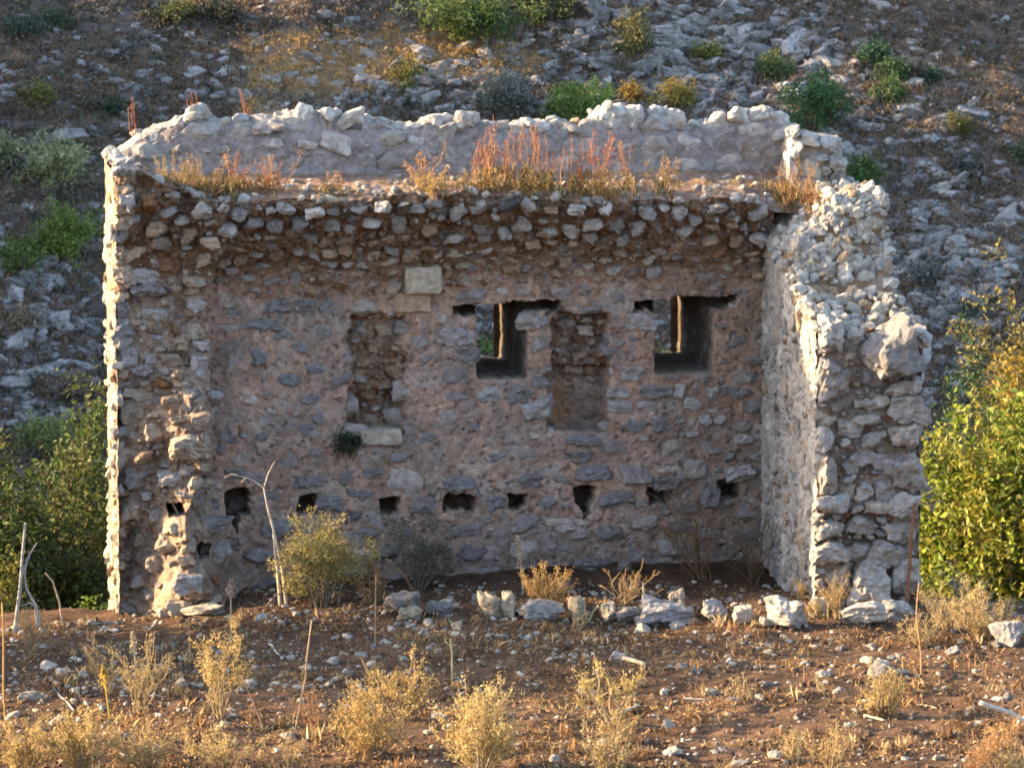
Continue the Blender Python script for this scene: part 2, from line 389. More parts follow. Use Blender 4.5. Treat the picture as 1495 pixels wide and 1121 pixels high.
# ================================================================== PLANT BUILDERS
def tube(acc, P, r0, r1, col, sides=5):
    P = np.asarray(P, float); n = len(P); T = np.gradient(P, axis=0); T /= np.linalg.norm(T, axis=1)[:, None] + 1e-9
    ref = np.array([0.31, 0.95, 0.1]) if abs(T[:, 2]).mean() > 0.5 else np.array([0.1, 0.2, 1.0])
    A = np.cross(T, ref); A /= np.linalg.norm(A, axis=1)[:, None] + 1e-9; B = np.cross(T, A)
    a = np.linspace(0, 2 * np.pi, sides, endpoint=False); r = np.linspace(r0, r1, n)[:, None, None]
    V = P[:, None] + r * (np.cos(a)[None, :, None] * A[:, None] + np.sin(a)[None, :, None] * B[:, None])
    i = np.arange(n * sides).reshape(n, sides); j = np.roll(i, -1, 1)
    F = np.stack([i[:-1], j[:-1], j[1:], i[1:]], -1).reshape(-1, 4)
    cap = np.array([[i[-1, 0], i[-1, k], i[-1, k + 1], i[-1, k + 1]] for k in range(1, sides - 1)])
    Fa = np.concatenate([F[:, [0, 1, 2]], F[:, [0, 2, 3]], cap[:, :3]])
    acc.add(V.reshape(-1, 3), Fa, col)
def curve(a, b, n=6, bend=0.1, seed=None):
    a, b = np.asarray(a, float), np.asarray(b, float); t = np.linspace(0, 1, n)[:, None]; L = np.linalg.norm(b - a)
    w = np.cumsum(rng.normal(size=(n, 3)) * bend * L / n, axis=0); w -= t * w[-1]
    return a + (b - a) * t + w
def dry_bush(label, base, w, h, col, stem=(0.40, 0.30, 0.17), n=10, tuft=0.03, per=16, fill=(0.35, 1.0), name='dry_bush', cat='dry bush', lean=0.0, thick=0.007, leafname='foliage', group=None):
    """Dead thistle-like bush: fanned stems that fork, with tufts of tiny dry leaves along the upper part."""
    e = empty(name, base, label, cat, group); S = Acc(); Fo = Acc()
    col = 0.78 * np.array(col) + 0.22 * np.array([0.50, 0.42, 0.28]); n = int(n * 1.25); lean = lean + rng.normal(0, 0.14)
    for k in range(n):
        a = rng.uniform(0, 2 * np.pi); r = (w / 2) * math.sqrt(rng.uniform(0.02, 1.0)) * 1.05; hh = h * rng.uniform(0.42, 1.15) * (1 - 0.25 * (2 * r / w) ** 2)
        tip = np.array([math.cos(a) * r + lean * hh, math.sin(a) * r * 0.8, hh])
        st = curve((rng.normal(0, 0.03), rng.normal(0, 0.03), -0.03), tip, 7, 0.25); tube(S, st, thick, thick * 0.4, stem, 4)
        ways = [(st, fill[0] + 0.4 * (1 - fill[0]))]
        for q in range(rng.integers(3, 6)):
            f = rng.uniform(*fill); p0 = st[min(6, int(f * 6))]
            d = tip / np.linalg.norm(tip) * 0.6 + np.array([rng.normal(0, 0.55), rng.normal(0, 0.5), rng.uniform(0.1, 0.7)])
            br = curve(p0, p0 + d * h * rng.uniform(0.12, 0.26), 5, 0.25); tube(S, br, thick * 0.5, thick * 0.25, stem, 3); ways.append((br, 0.3))
        cs = rng.uniform(0.75, 1.2)
        for (wy, f0) in ways:
            m = int(per * 0.95 * rng.uniform(0.5, 1.5)); t = rng.uniform(f0, 1.03, m) * (len(wy) - 1); i = np.clip(t.astype(int), 0, len(wy) - 2); u = (t - i)[:, None]
            pts = wy[i] * (1 - u) + wy[i + 1] * u + rng.normal(size=(m, 3)) * tuft * 0.62
            cards(Fo, pts, tuft * 0.85, np.array(col) * cs, 0.45, 0.7)
    S.build('stem', M_DRY, e); Fo.build(leafname, M_DRY, e, smooth_=False)
    return e
def leafy(name, label, cat, base, w, h, d, cols, leaf=0.08, n=3000, lobes=9, stem=(0.20, 0.16, 0.12), trunk=0.05, foot=0.15, aspect=0.5, group=None, spread=1.0, multi=0):
    """Bush or tree crown: leaves clumped on uneven lobes round limbs that rise from one trunk."""
    e = empty(name, base, label, cat, group); S = Acc(); Fo = Acc()
    h0 = h * foot
    top = np.array([rng.normal(0, .04) * w, 0, h0 + 0.2 * (h - h0)])
    if not multi: tube(S, curve((0, 0, -0.15), top, 6, 0.15), trunk, trunk * 0.7, stem, 7)
    Lc = []
    for k in range(lobes):
        for _ in range(30):
            u = rng.normal(size=3); u *= rng.random() ** 0.4 / np.linalg.norm(u)
            if u[2] > -0.9: break
        wide = math.sqrt(max(0.2, 1 - 0.5 * max(u[2], 0)))
        c = np.array([u[0] * w * 0.38 * wide, u[1] * d * 0.36, h0 + (h - h0) * (0.46 + 0.37 * u[2])])
        Lc.append(c); tube(S, curve(top if not multi else (u[0] * 0.06 * w, u[1] * 0.06 * w, -0.08), c, 6, 0.2), trunk * 0.45, trunk * 0.12, stem, 5)
    for k, c in enumerate(Lc):
        rad = np.array([w, d, (h - h0)]) * rng.uniform(0.17, 0.28) * spread
        m = n // lobes; col = np.array(cols[rng.integers(len(cols))])
        nc = max(6, m // 28); u = rng.normal(size=(nc, 3)); u /= np.linalg.norm(u, axis=1)[:, None]
        cc = c + u * rad * rng.uniform(0.5, 1.12, (nc, 1))
        if k % 2 == 0: tube(S, curve(c, cc[0], 4, 0.2), trunk * 0.14, trunk * 0.05, stem, 4)
        pts = cc[rng.integers(nc, size=m)] + rng.normal(size=(m, 3)) * leaf * 1.15
        cl = 0.9 * col * np.clip(1 + 0.33 * rng.normal(size=(m, 1)), 0.3, 2.0) + rng.normal(0, 0.008, (m, 3))
        cards(Fo, pts, leaf, cl, aspect, 0.0, 0.12)
    S.build('trunk', M_WOOD, e); Fo.build('crown', M_LEAF, e, smooth_=False)
    return e

# ---- bushes and trees of the far hillside (pixel of the foot, width and height in pixels)
HB = [
 ('tree', 'spreading green olive tree on its own on the upper hillside', 'tree', 712, 88, 160, 95, [(0.085, 0.115, 0.03), (0.06, 0.095, 0.03)], 3600, 0.32),
 ('tree', 'olive tree cut by the top edge above the rock outcrop', 'tree', 806, 38, 110, 50, [(0.085, 0.095, 0.035)], 1700, 0.3),
 ('bush', 'grey-green dome-shaped shrub between rocks above the parapet', 'bush', 738, 172, 88, 62, [(0.13, 0.135, 0.12), (0.10, 0.115, 0.09)], 1900, 0.05),
 ('bush', 'bright green bush showing just over the parapet of the ruin', 'bush', 848, 196, 100, 78, [(0.14, 0.20, 0.045), (0.11, 0.17, 0.04)], 2400, 0.05),
 ('bush', 'dark olive bush in the cleft right of the big outcrop', 'bush', 925, 92, 70, 66, [(0.07, 0.085, 0.035), (0.12, 0.11, 0.04)], 1400, 0.05),
 ('bush', 'small round olive bush among pale rocks at the top centre', 'bush', 1033, 88, 34, 30, [(0.11, 0.12, 0.035)], 800, 0.05),
 ('bush', 'ochre yellow bush over the parapet between two pale stones', 'bush', 985, 158, 58, 42, [(0.24, 0.17, 0.045), (0.15, 0.15, 0.04)], 1300, 0.05),
 ('bush', 'small ochre bush left of the larger ochre bush', 'bush', 924, 154, 34, 34, [(0.22, 0.155, 0.045)], 800, 0.05),
 ('bush', 'dark green bush with yellowish top left of the largest dark bush', 'bush', 1130, 116, 46, 38, [(0.055, 0.095, 0.04), (0.10, 0.12, 0.04)], 1100, 0.05),
 ('bush', 'largest dark green bush on the hillside behind the right end of the parapet', 'bush', 1186, 196, 98, 80, [(0.045, 0.10, 0.035), (0.035, 0.085, 0.035)], 3000, 0.05),
 ('bush', 'dark green round bush highest of the group of three at the upper right', 'bush', 1276, 96, 46, 36, [(0.035, 0.08, 0.04)], 1100, 0.05),
 ('bush', 'dark green round bush in the middle of the group of three', 'bush', 1307, 122, 44, 36, [(0.045, 0.08, 0.035)], 1000, 0.05),
 ('bush', 'green round bush lowest of the group of three', 'bush', 1297, 152, 42, 36, [(0.055, 0.095, 0.035)], 1000, 0.05),
 ('bush', 'small bluish dark bush alone beside a flat rock at the upper right', 'bush', 1359, 120, 24, 22, [(0.04, 0.065, 0.045)], 500, 0.05),
 ('bush', 'olive brown bush on the open slope at the far right', 'bush', 1402, 198, 40, 30, [(0.105, 0.10, 0.035)], 800, 0.05),
 ('bush', 'upright green bush directly behind the broken pier', 'bush', 1262, 284, 48, 60, [(0.05, 0.105, 0.035), (0.08, 0.12, 0.03)], 1500, 0.05),
 ('bush', 'small green bush cut by the right edge of the picture', 'bush', 1492, 238, 26, 24, [(0.05, 0.08, 0.035)], 500, 0.05),
 ('bush', 'low ochre and olive bush left of the lone olive tree', 'bush', 600, 118, 44, 30, [(0.17, 0.15, 0.045)], 900, 0.05),
 ('bush', 'small green bush under the low ochre and olive bush', 'bush', 598, 142, 26, 24, [(0.07, 0.10, 0.035)], 500, 0.05),
 ('bush', 'pale grey-olive bush left of the ruin, upper of the two large ones', 'bush', 72, 284, 98, 78, [(0.20, 0.205, 0.105), (0.165, 0.175, 0.085)], 2600, 0.05),
 ('bush', 'green bush left of the ruin, lower of the two large ones', 'bush', 105, 392, 100, 96, [(0.125, 0.155, 0.03), (0.10, 0.13, 0.03)], 3200, 0.05),
 ('bush', 'dark olive bush at the left edge beside the larger green bush', 'bush', 28, 392, 76, 46, [(0.085, 0.11, 0.03)], 1400, 0.05),
 ('bush', 'grey-olive bush cut by the left edge of the picture', 'bush', 3, 250, 52, 56, [(0.16, 0.165, 0.09)], 1100, 0.05),
 ('bush', 'small olive bush above the pale round boulder at the left', 'bush', 56, 158, 44, 36, [(0.115, 0.11, 0.035)], 900, 0.05),
 ('bush', 'small dark green bush high up at the top left', 'bush', 88, 40, 44, 28, [(0.045, 0.07, 0.035)], 700, 0.05),
 ('bush', 'bluish green bush at the top left edge', 'bush', 38, 52, 50, 32, [(0.055, 0.07, 0.05)], 800, 0.05),
 ('bush', 'yellow-green bush at the top left of the centre', 'bush', 262, 40, 62, 38, [(0.115, 0.11, 0.03), (0.055, 0.065, 0.03)], 1200, 0.05),
 ('bush', 'dark bush at the top edge right of the yellow-green bush', 'bush', 318, 40, 56, 42, [(0.04, 0.045, 0.03)], 900, 0.05),
 ('bush', 'pale olive bush low on the hillside near the wall at the left', 'bush', 66, 668, 84, 66, [(0.135, 0.15, 0.05)], 1800, 0.05),
 ('bush', 'small dark green bush above the left corner of the parapet', 'bush', 162, 166, 24, 22, [(0.04, 0.07, 0.04)], 500, 0.05),
 ('bush', 'brownish grey cushion bush among stones at the left', 'bush', 108, 588, 62, 40, [(0.15, 0.115, 0.085)], 1000, 0.05),
 ('bush', 'low brown cushion bush under the large green bush at the left', 'bush', 22, 480, 52, 32, [(0.17, 0.125, 0.08)], 800, 0.05),
 ('bush', 'grey cushion bush on the rocks right of the broken wall', 'bush', 1345, 415, 56, 36, [(0.125, 0.125, 0.115)], 900, 0.05),
 ('bush', 'greyish bush on the slope above the trees at the right', 'bush', 1408, 470, 60, 36, [(0.115, 0.12, 0.10)], 900, 0.05),
 ('bush', 'dark grey bush half way up at the far right', 'bush', 1405, 258, 40, 30, [(0.075, 0.08, 0.075)], 700, 0.05),
 ('bush', 'yellowish bush half way up at the left of the window strip', 'bush', 66, 445, 36, 24, [(0.21, 0.155, 0.07)], 600, 0.05),
 ('bush', 'green bush seen through the left slit window', 'bush', 712, 520, 30, 24, [(0.12, 0.16, 0.05)], 500, 0.05),
 ('bush', 'yellow-green bush seen through the right slit window', 'bush', 968, 536, 34, 26, [(0.20, 0.22, 0.06)], 500, 0.05),
 ('bush', 'greyish bush right of the pale olive bush above the tree line', 'bush', 1440, 120, 34, 22, [(0.12, 0.10, 0.065)], 600, 0.05),
]
HB = [h for h in HB if 'greyish bush right of the pale' not in h[1] and 'window strip' not in h[1]]
for (nm, lab, cat, px, py, w, h, cols, n, foot) in HB:
    q = Gh(px, py); m = np.linalg.norm(q - CAM) / FPX
    leafy(nm, lab, cat, q - np.array([0, 0, 0.12]), w * m * 1.22, h * m * 1.2, w * m * 0.95, [tuple((1.95 if px < 130 else 1.55) * v for v in c) for c in cols], 0.13 if nm == 'bush' else 0.15, int(n * 1.3), 14 if n > 1000 else 9,
          trunk=0.14 if nm == 'tree' else 0.06, foot=foot, spread=1.1, multi=nm == 'bush')
#@@RUIN
# ================================================================== THE RUIN
def PX(px, py=600, y=0.0): return LP(px, py, y)[0]
def PZ(py, px=700, y=0.0): return LP(px, py, y)[1]
ruin = empty('stone_ruin', O, 'roofless rubble-stone ruin with a broken vault, two slit windows and a row of beam holes', 'ruin')
ruin.rotation_euler = (0, 0, TH)
X0, XR, XE = -4.27, 3.375, 4.57              # outer left face, inner and outer face of the right wall
TKB = 1.25
def interp(v, pts): return np.interp(v, [p[0] for p in pts], [p[1] for p in pts])
ztp = sorted([LP(a, b, -0.6) for a, b in [(152, 236), (200, 244), (240, 262), (300, 287), (400, 290), (500, 289), (600, 280), (700, 281), (800, 287), (900, 292), (1000, 288), (1060, 284), (1120, 300), (1150, 310)]])
def z_top(x): return -0.03 + interp(x, ztp) + 0.05 * fbm(xyz(x, 0, 3), 0.5, 3)
stub_edge = sorted([(LP(a, b, -0.35)[1], LP(a, b, -0.35)[0]) for a, b in [(318, 240), (312, 330), (303, 400), (305, 460), (304, 650), (290, 690), (268, 740), (258, 800), (300, 850), (345, 900)]])
def box(x, z, p, soft=0.012, wob=0.02):       # 0..1 mask of a pixel rectangle on the back wall, with a ragged edge
    x0, x1 = PX(p[0], p[1]), PX(p[2], p[1]); z1, z0 = PZ(p[1]), PZ(p[3])
    w = wob * fbm(xyz(x, 3, z), 0.16, 3); w2 = wob * fbm(xyz(x, 7, z), 0.16, 3)
    return smooth(x0 - soft, x0 + soft, x + w) * smooth(x1 + soft, x1 - soft, x + w) * smooth(z0 - soft, z0 + soft, z + w2) * smooth(z1 + soft, z1 - soft, z + w2)
HOLES = [(331, 706, 362, 742), (436, 719, 463, 744), (556, 722, 582, 748), (651, 723, 694, 746), (743, 722, 769, 743), (946, 719, 978, 743), (1046, 711, 1078, 736), (242, 712, 263, 729), (280, 772, 298, 790)]
TRI = [(838, 715, 872, 762), (334, 738, 352, 768)]
SLOTS = [(660, 447, 699, 461), (738, 441, 818, 456), (925, 444, 962, 458), (983, 441, 1074, 456)]
# front left, front right, slit left, slit right, top, bottom (pixels on the wall face)
WINS = [(696, 771, 714, 747, 445, 554), (956, 1042, 976, 1010, 444, 551)]
def win_depth(x, z, w):
    a, b, c, d = [PX(v, 500) for v in w[:4]]; z1, z0 = PZ(w[4]), PZ(w[5])
    xx = x + 0.012 * fbm(xyz(x * 0, 2, z), 0.22, 3)
    dl = TKB * np.clip((xx - a) / (c - a), 0, 1) ** 1.0 * (xx > a)
    dr = np.where(xx > d, 1.62 * np.clip((b - xx) / (b - d), 0, 1) ** 0.75, 9)
    dep = np.minimum(np.where(xx < c, dl, TKB), dr) * (xx < b)
    zin = smooth(z0 - 0.01, z0 + 0.02, z) * (z < z1)
    low = z < z0 + 0.10
    return np.where(low, np.minimum(dep, 0.95), dep) * zin
def facade(x, z):
    x, z = np.broadcast_arrays(np.asarray(x, float), np.asarray(z, float)); P = xyz(x, 0, z)
    n1 = fbm(P, 0.55, 3); n2 = fbm(P + 9, 0.16, 3); n3 = fbm(P + 31, 0.05, 2)
    tt = np.clip((z - 3.28 - 0.08 * n1) / 1.2, 0, 1)
    vault = tt ** 1.6
    xe = interp(z, stub_edge) + 0.035 * n2
    wd = 0.035 + 0.32 * smooth(1.2, 0.5, z) + 0.2 * smooth(3.4, 4.0, z)
    stub = smooth(xe + wd, xe, x)
    def bulge(px, py, sx, sy, a): return a * np.exp(-(np.abs(x - PX(px, py, -0.35) + 0.06 * n2) / sx) ** 2.5 - (np.abs(z - PZ(py, px, -0.35)) / sy) ** 2.5)
    heap = bulge(262, 850, 0.22, 0.30, 0.2) + bulge(200, 610, 0.16, 0.22, 0.12) + bulge(276, 650, 0.2, 0.2, 0.12) + 0.1 * smooth(0.5, -0.1, z) * smooth(-2.7, -3.5, x)
    fk = interp(z, [(-0.4, 0.60), (0.5, 0.74), (1.0, 0.62), (1.4, 0.46), (2.2, 0.38), (2.7, 0.10), (3.0, 0)])
    flank = fk * (1.25 * np.clip((x - X0) / 0.95, 0, 1) - 0.42 + 0.22 * n1 + 0.12 * n2) * smooth(X0 + 1.35, X0 + 0.95, x)
    y = -0.60 * vault * (1 + 0.12 * n1) - stub * (0.37 - 0.2 * vault + 0.07 * n1) - heap - flank * np.maximum(stub, smooth(1.3, 0.8, z))
    r1 = box(x, z, (508, 572, 590, 627), 0.05, 0.05); r1b = box(x, z, (509, 462, 588, 627), 0.05, 0.10)
    r2 = box(x, z, (800, 540, 889, 633), 0.015, 0.02); r2b = box(x, z, (803, 462, 886, 560), 0.06, 0.1)
    rub = np.clip(np.maximum.reduce([vault * 3, stub * (1 + fk), r1, r1b, r2b, smooth(X0 + 1.3, X0 + 1.0, x) * smooth(1.4, 1.0, z) * 1.6]), 0, 1.6)
    y = y + 0.14 * r1 + 0.15 * r1b + 0.36 * r2 + 0.22 * np.maximum(r2b - r2, 0)
    pit = smooth(0.42, 0.62, fbm(P + 61, 0.075, 2)) * 0.035
    y = y + (0.017 + 0.045 * rub) * n2 + (0.009 + 0.022 * rub) * n3 + 0.014 * n1 + pit
    op = np.zeros_like(y)
    for h in HOLES: op = np.maximum(op, 0.42 * box(x, z, h, 0.008, 0.042))
    for h in TRI:
        k = (z - PZ(h[3])) / (PZ(h[1]) - PZ(h[3])); m = (h[0] + h[2]) / 2
        op = np.maximum(op, 0.42 * box(x, z, h, 0.006, 0.03) * (np.abs(x - PX(m, h[1]) + 0.05 * n2) < (PX(h[2], h[1]) - PX(m, h[1])) * np.clip(k, 0.06, 1) ** 0.8))
    for h in SLOTS: op = np.maximum(op, 0.5 * box(x, z, h, 0.006, 0.04))
    wv = np.zeros_like(y)
    for w in WINS: wv = np.maximum(wv, win_depth(x, z, w))
    y = np.where(wv > op, np.maximum(y, wv + 0.012 * n2), y + op)
    return y, dict(vault=vault, stub=stub, r1=np.maximum(r1, r1b), r2=r2, r2b=r2b, op=np.maximum(op, wv), n1=n1, n2=n2)
def facade_col(x, z, M):
    P = xyz(x, 1, z); k = fbm(P, 0.8, 3)[..., None]; k2 = fbm(P + 4, 0.22, 3)[..., None]
    c = np.array([0.41, 0.275, 0.205]) * (1 + 0.25 * k + 0.25 * k2)
    gr = (smooth(-0.1, 0.5, fbm(P + 70, 0.6, 3)) * 0.5)[..., None]; c = c * (1 - gr) + gr * np.array([0.25, 0.205, 0.18])
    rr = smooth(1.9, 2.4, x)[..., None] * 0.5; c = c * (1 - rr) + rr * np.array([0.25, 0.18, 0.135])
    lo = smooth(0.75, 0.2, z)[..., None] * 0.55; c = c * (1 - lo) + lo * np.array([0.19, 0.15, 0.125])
    st = smooth(0.05, 0.55, fbm(np.stack([x * 4.5, x * 0 + 2, z * 0.8], -1), 1.0, 4))[..., None] * 0.35; c = c * (1 - st) + st * np.array([0.17, 0.135, 0.115])
    wh = smooth(0.2, 0.6, fbm(P + 23, 0.35, 4))[..., None] * 0.45; c = c * (1 - wh) + wh * np.array([0.47, 0.40, 0.345])
    M = dict(M); M['stub'] = np.maximum(M['stub'], smooth(X0 + 1.25, X0 + 1.0, x) * smooth(1.4, 1.0, z))
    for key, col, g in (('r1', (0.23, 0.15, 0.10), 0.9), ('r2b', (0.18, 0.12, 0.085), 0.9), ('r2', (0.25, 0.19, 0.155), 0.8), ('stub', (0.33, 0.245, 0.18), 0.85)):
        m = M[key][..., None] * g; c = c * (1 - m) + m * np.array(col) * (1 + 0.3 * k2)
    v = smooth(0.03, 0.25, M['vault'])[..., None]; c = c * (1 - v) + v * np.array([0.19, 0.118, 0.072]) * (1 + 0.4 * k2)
    o = (np.exp(-((x - PX(822, 590)) / 0.13) ** 2 - ((z - PZ(598)) / 0.22) ** 2) * (M['r2'] > 0.4))[..., None] * 0.8
    c = c * (1 - o) + o * np.array([0.30, 0.15, 0.045])
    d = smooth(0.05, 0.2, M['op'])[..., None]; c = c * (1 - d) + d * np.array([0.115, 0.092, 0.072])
    return np.clip(c, 0.02, 0.6)
xs = np.arange(X0, XR + 0.03, 0.015); vs = np.linspace(0, 1, 372)
XX = np.repeat(xs[:, None], len(vs), 1); ZZ = -0.75 + (z_top(xs)[:, None] + 0.75) * vs[None]
YY, MM = facade(XX, ZZ)
V = np.stack([XX, YY, ZZ], -1).reshape(-1, 3); F = grid_faces(len(xs), len(vs))[:, ::-1]
dele = np.zeros(XX.shape, bool)
for w in WINS:
    dele |= (XX > PX(w[2], 500)) & (XX < PX(w[3], 500)) & (ZZ > PZ(w[5]) + 0.10) & (ZZ < PZ(w[4]))
F = F[~dele.reshape(-1)[F].all(1)]
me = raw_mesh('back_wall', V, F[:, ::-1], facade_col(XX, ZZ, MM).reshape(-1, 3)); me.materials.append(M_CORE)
back_wall = link('back_wall', me, ruin)
_zt = z_top(xs)
def fac_ij(x, z):
    i = min(max(int(round((x - xs[0]) / 0.015)), 0), len(xs) - 1)
    return i, min(max(int(round((z + 0.75) / (_zt[i] + 0.75) * (len(vs) - 1))), 0), len(vs) - 1)
def fac_y(x, z): return float(YY[fac_ij(x, z)])

def patch(name, A, B, fn, col, parent=None, mat=None, tintvar=0.2):
    """A surface over two parameter axes, displaced by fn to local points."""
    U, Vv = np.meshgrid(A, B, indexing='ij'); P = fn(U, Vv)
    k = fbm(P, 0.5, 4)[..., None]; c = np.clip(np.asarray(col) * (1 + tintvar * k), 0.02, 0.7)
    me = raw_mesh(name, P.reshape(-1, 3), grid_faces(len(A), len(B)), np.broadcast_to(c, P.shape).reshape(-1, 3)); me.materials.append(mat or M_CORE)
    return link(name, me, parent or ruin)
AC = lambda P, s=0.16, o=3: fbm(P, s, o)
# outer face of the left wall, in full sun
def left_top(y): return interp(y, [(-0.4, 4.78), (0.2, 4.85), (0.8, 4.92), (1.3, 4.95)])
left_wall = patch('left_wall', np.arange(-0.42, 1.02, 0.03), np.linspace(0, 1, 200),
      lambda y, v: (lambda z: np.stack([X0 + 0.016 * AC(xyz(0, y, z), 0.35) + 0.014 * AC(xyz(4, y, z), 0.09), y, z], -1))(-2.0 + (left_top(y) + 2.0) * v), (0.30, 0.24, 0.18), tintvar=0.5)
# outer (north) face with slits, unseen from the photograph but it closes the wall
ux = np.arange(X0 + 0.01, XE, 0.06); uz = np.arange(-3.0, 4.72, 0.06)
U, Z = np.meshgrid(ux, uz, indexing='ij'); Vn = np.stack([U, 1.27 + 0.02 * AC(xyz(U, 0, Z), 0.4), Z], -1).reshape(-1, 3); Fn = grid_faces(len(ux), len(uz))
bad = np.zeros(U.shape, bool)
for w in WINS: bad |= (U > PX(w[2], 500) - 0.08) & (U < PX(w[1], 500) + 0.03) & (Z > PZ(w[5]) - 0.06) & (Z < PZ(w[4]) + 0.06)
Fn = Fn[~bad.reshape(-1)[Fn].any(1)]
me = raw_mesh('outer_wall', Vn, Fn, np.array([0.34, 0.31, 0.28])); me.materials.append(M_CORE); link('outer_wall', me, ruin)

# terrace on top of the vault and the parapet behind it
def zpb(x): return 4.74 + 0.0 * x + 0.03 * fbm(xyz(x, 0, 1), 0.8, 2)
ter_x = np.arange(X0 + 0.01, 3.95, 0.03)
def ter(x, v):
    y0 = facade(x, z_top(x) - 0.01)[0]; y1 = 1.3; y = y0 + (y1 - y0) * v; z0 = z_top(x)
    z1 = 4.90 + (zpb(x) - 4.90) * smooth(-4.1, -3.3, x)
    z = z0 + (z1 - z0) * np.clip(v * 1.25, 0, 1) ** 0.8
    return np.stack([x, y, z + 0.03 * AC(xyz(x, y), 0.3) * np.minimum(v * 12, 1) + 0.012 * AC(xyz(x, y, 4), 0.08)], -1)
terrace = patch('terrace', ter_x, np.linspace(0, 1, 70), ter, (0.255, 0.165, 0.115), tintvar=0.4)
prof = sorted([LP(a, b, 0.8) for a, b in [(158, 236), (186, 216), (222, 200), (240, 190), (262, 180), (285, 170), (305, 178), (322, 190), (345, 180), (400, 182), (440, 172), (470, 174), (520, 178), (560, 186), (600, 190), (650, 180), (700, 188), (760, 187), (800, 188), (860, 187), (880, 168), (905, 166), (940, 186), (960, 172), (985, 176), (1010, 190), (1050, 182), (1080, 172), (1130, 172), (1152, 188)]])
def ptop(x): return interp(x, prof) + 0.055 * fbm(xyz(x, 0, 8), 0.3, 4, 0.65)
par_x = np.arange(prof[0][0], prof[-1][0] + 0.02, 0.02)
def parf(x, v):
    z = 4.55 + (ptop(x) - 4.55) * v
    P = xyz(x, 0, z)
    return np.stack([x + 0.012 * AC(P + 8, 0.1), 0.80 + 0.03 * AC(P, 0.4) + 0.022 * AC(P + 3, 0.11) + 0.05 * smooth(0.35, 0.2, z - 4.5) * -1 + 0.12 * v ** 4, z], -1)
parapet = patch('parapet', par_x, np.linspace(0, 1, 44), parf, (0.30, 0.262, 0.25), tintvar=0.3)
def part_(x, v):
    z = ptop(x); y = 0.92 + 0.42 * v
    return np.stack([x, y, z + 0.05 * np.sin(np.pi * v) + 0.04 * AC(xyz(x, y, 2), 0.15) * np.minimum(v * 8, 1)], -1)
patch('parapet_top', par_x, np.linspace(0, 1, 16), part_, (0.38, 0.35, 0.31), parapet)
patch('parapet_back', par_x, np.linspace(0, 1, 12), lambda x, v: np.stack([x, 1.34 + 0 * v, 4.4 + (ptop(x) - 4.4) * (1 - v)], -1), (0.32, 0.3, 0.28), parapet)
# broken pier at the right end of the parapet
def blockcore(name, x0, x1, y0, y1, z0, z1, col, parent, amp=0.04, taper=0.0, n=22):
    d, Fc = ICO[3]; m = np.abs(d).max(1, keepdims=True); q = d / m; q = q * 0.75 + d * 0.25
    Pc = np.stack([(x0 + x1) / 2 + q[:, 0] * (x1 - x0) / 2 * (1 - taper * (q[:, 2] > 0) * q[:, 2]), (y0 + y1) / 2 + q[:, 1] * (y1 - y0) / 2, (z0 + z1) / 2 + q[:, 2] * (z1 - z0) / 2], -1)
    Pc = Pc + d * amp * AC(Pc, 0.25)[:, None]
    me = raw_mesh(name, Pc, Fc, np.clip(np.asarray(col) * (1 + 0.25 * AC(Pc + 5, 0.4)[:, None]), 0.02, 0.6)); me.materials.append(M_CORE)
    return link(name, me, parent)
pier = blockcore('pier', PX(1148, 240, .4), PX(1236, 240, .4), 0.25, 1.3, 4.2, PZ(196, 1200, .4), (0.36, 0.30, 0.24), ruin, taper=0.12)

# right-hand wall: inner face, broken end, sloping rubble top, outer face
def rin(y): return interp(y, [(-2.8, 3.22), (-1.8, 3.5), (-1.0, 3.75), (0.0, 3.95), (0.6, 4.1)])
def rout(y): return interp(y, [(-2.8, 3.05), (-2.1, 3.25), (-1.5, 3.45), (-1.2, 3.8), (-1.05, 4.3), (-0.9, 4.5), (0.0, 4.5), (1.3, 4.45)])
def rtop(x, y):
    k = np.clip((x - XR) / (XE - XR), 0, 1); a, b = rin(y), rout(y)
    return a + (b - a) * np.clip(k * 1.7, 0, 1) ** 0.8 + 0.07 * AC(xyz(x, y, 2), 0.3) + 0.03 * AC(xyz(x, y, 6), 0.1)
def rface(y, v):
    zt = rtop(np.full_like(y, XR), y); z = -0.7 + (zt + 0.7) * v; P = xyz(0, y, z)
    pit = smooth(0.28, 0.5, fbm(P + 50, 0.07, 2)) * 0.035
    return np.stack([XR + 0.035 * AC(P, 0.5) + 0.02 * AC(P + 7, 0.12) + pit, y, z], -1)
_rx = np.arange(XR - 0.05, XE + 0.06, 0.02); _ry = np.arange(-2.9, 1.3, 0.02); _rt = rtop(*np.meshgrid(_rx, _ry, indexing='ij'))
def rtop1(x, y): return float(_rt[min(max(int((x - _rx[0]) / 0.02), 0), len(_rx) - 1), min(max(int((y - _ry[0]) / 0.02), 0), len(_ry) - 1)])
right_wall = patch('right_wall', np.arange(-2.82, 0.3, 0.015), np.linspace(0, 1, 300), rface, (0.43, 0.40, 0.375), tintvar=0.25)
def rend(x, v):
    zt = rtop(x, np.full_like(x, -2.8)); z = -0.7 + (zt + 0.7) * v; P = xyz(x, 2, z)
    return np.stack([x + 0.015 * AC(P + 4, 0.12), -2.80 + 0.05 * AC(P, 0.4) + 0.035 * AC(P + 9, 0.12) + 0.10 * smooth(0.3, -0.1, (z - 0.9)) * np.exp(-((x - 3.85) / 0.3) ** 2), z], -1)
patch('broken_end', np.arange(XR, XE + 0.01, 0.015), np.linspace(0, 1, 240), rend, (0.25, 0.195, 0.15), right_wall, tintvar=0.35)
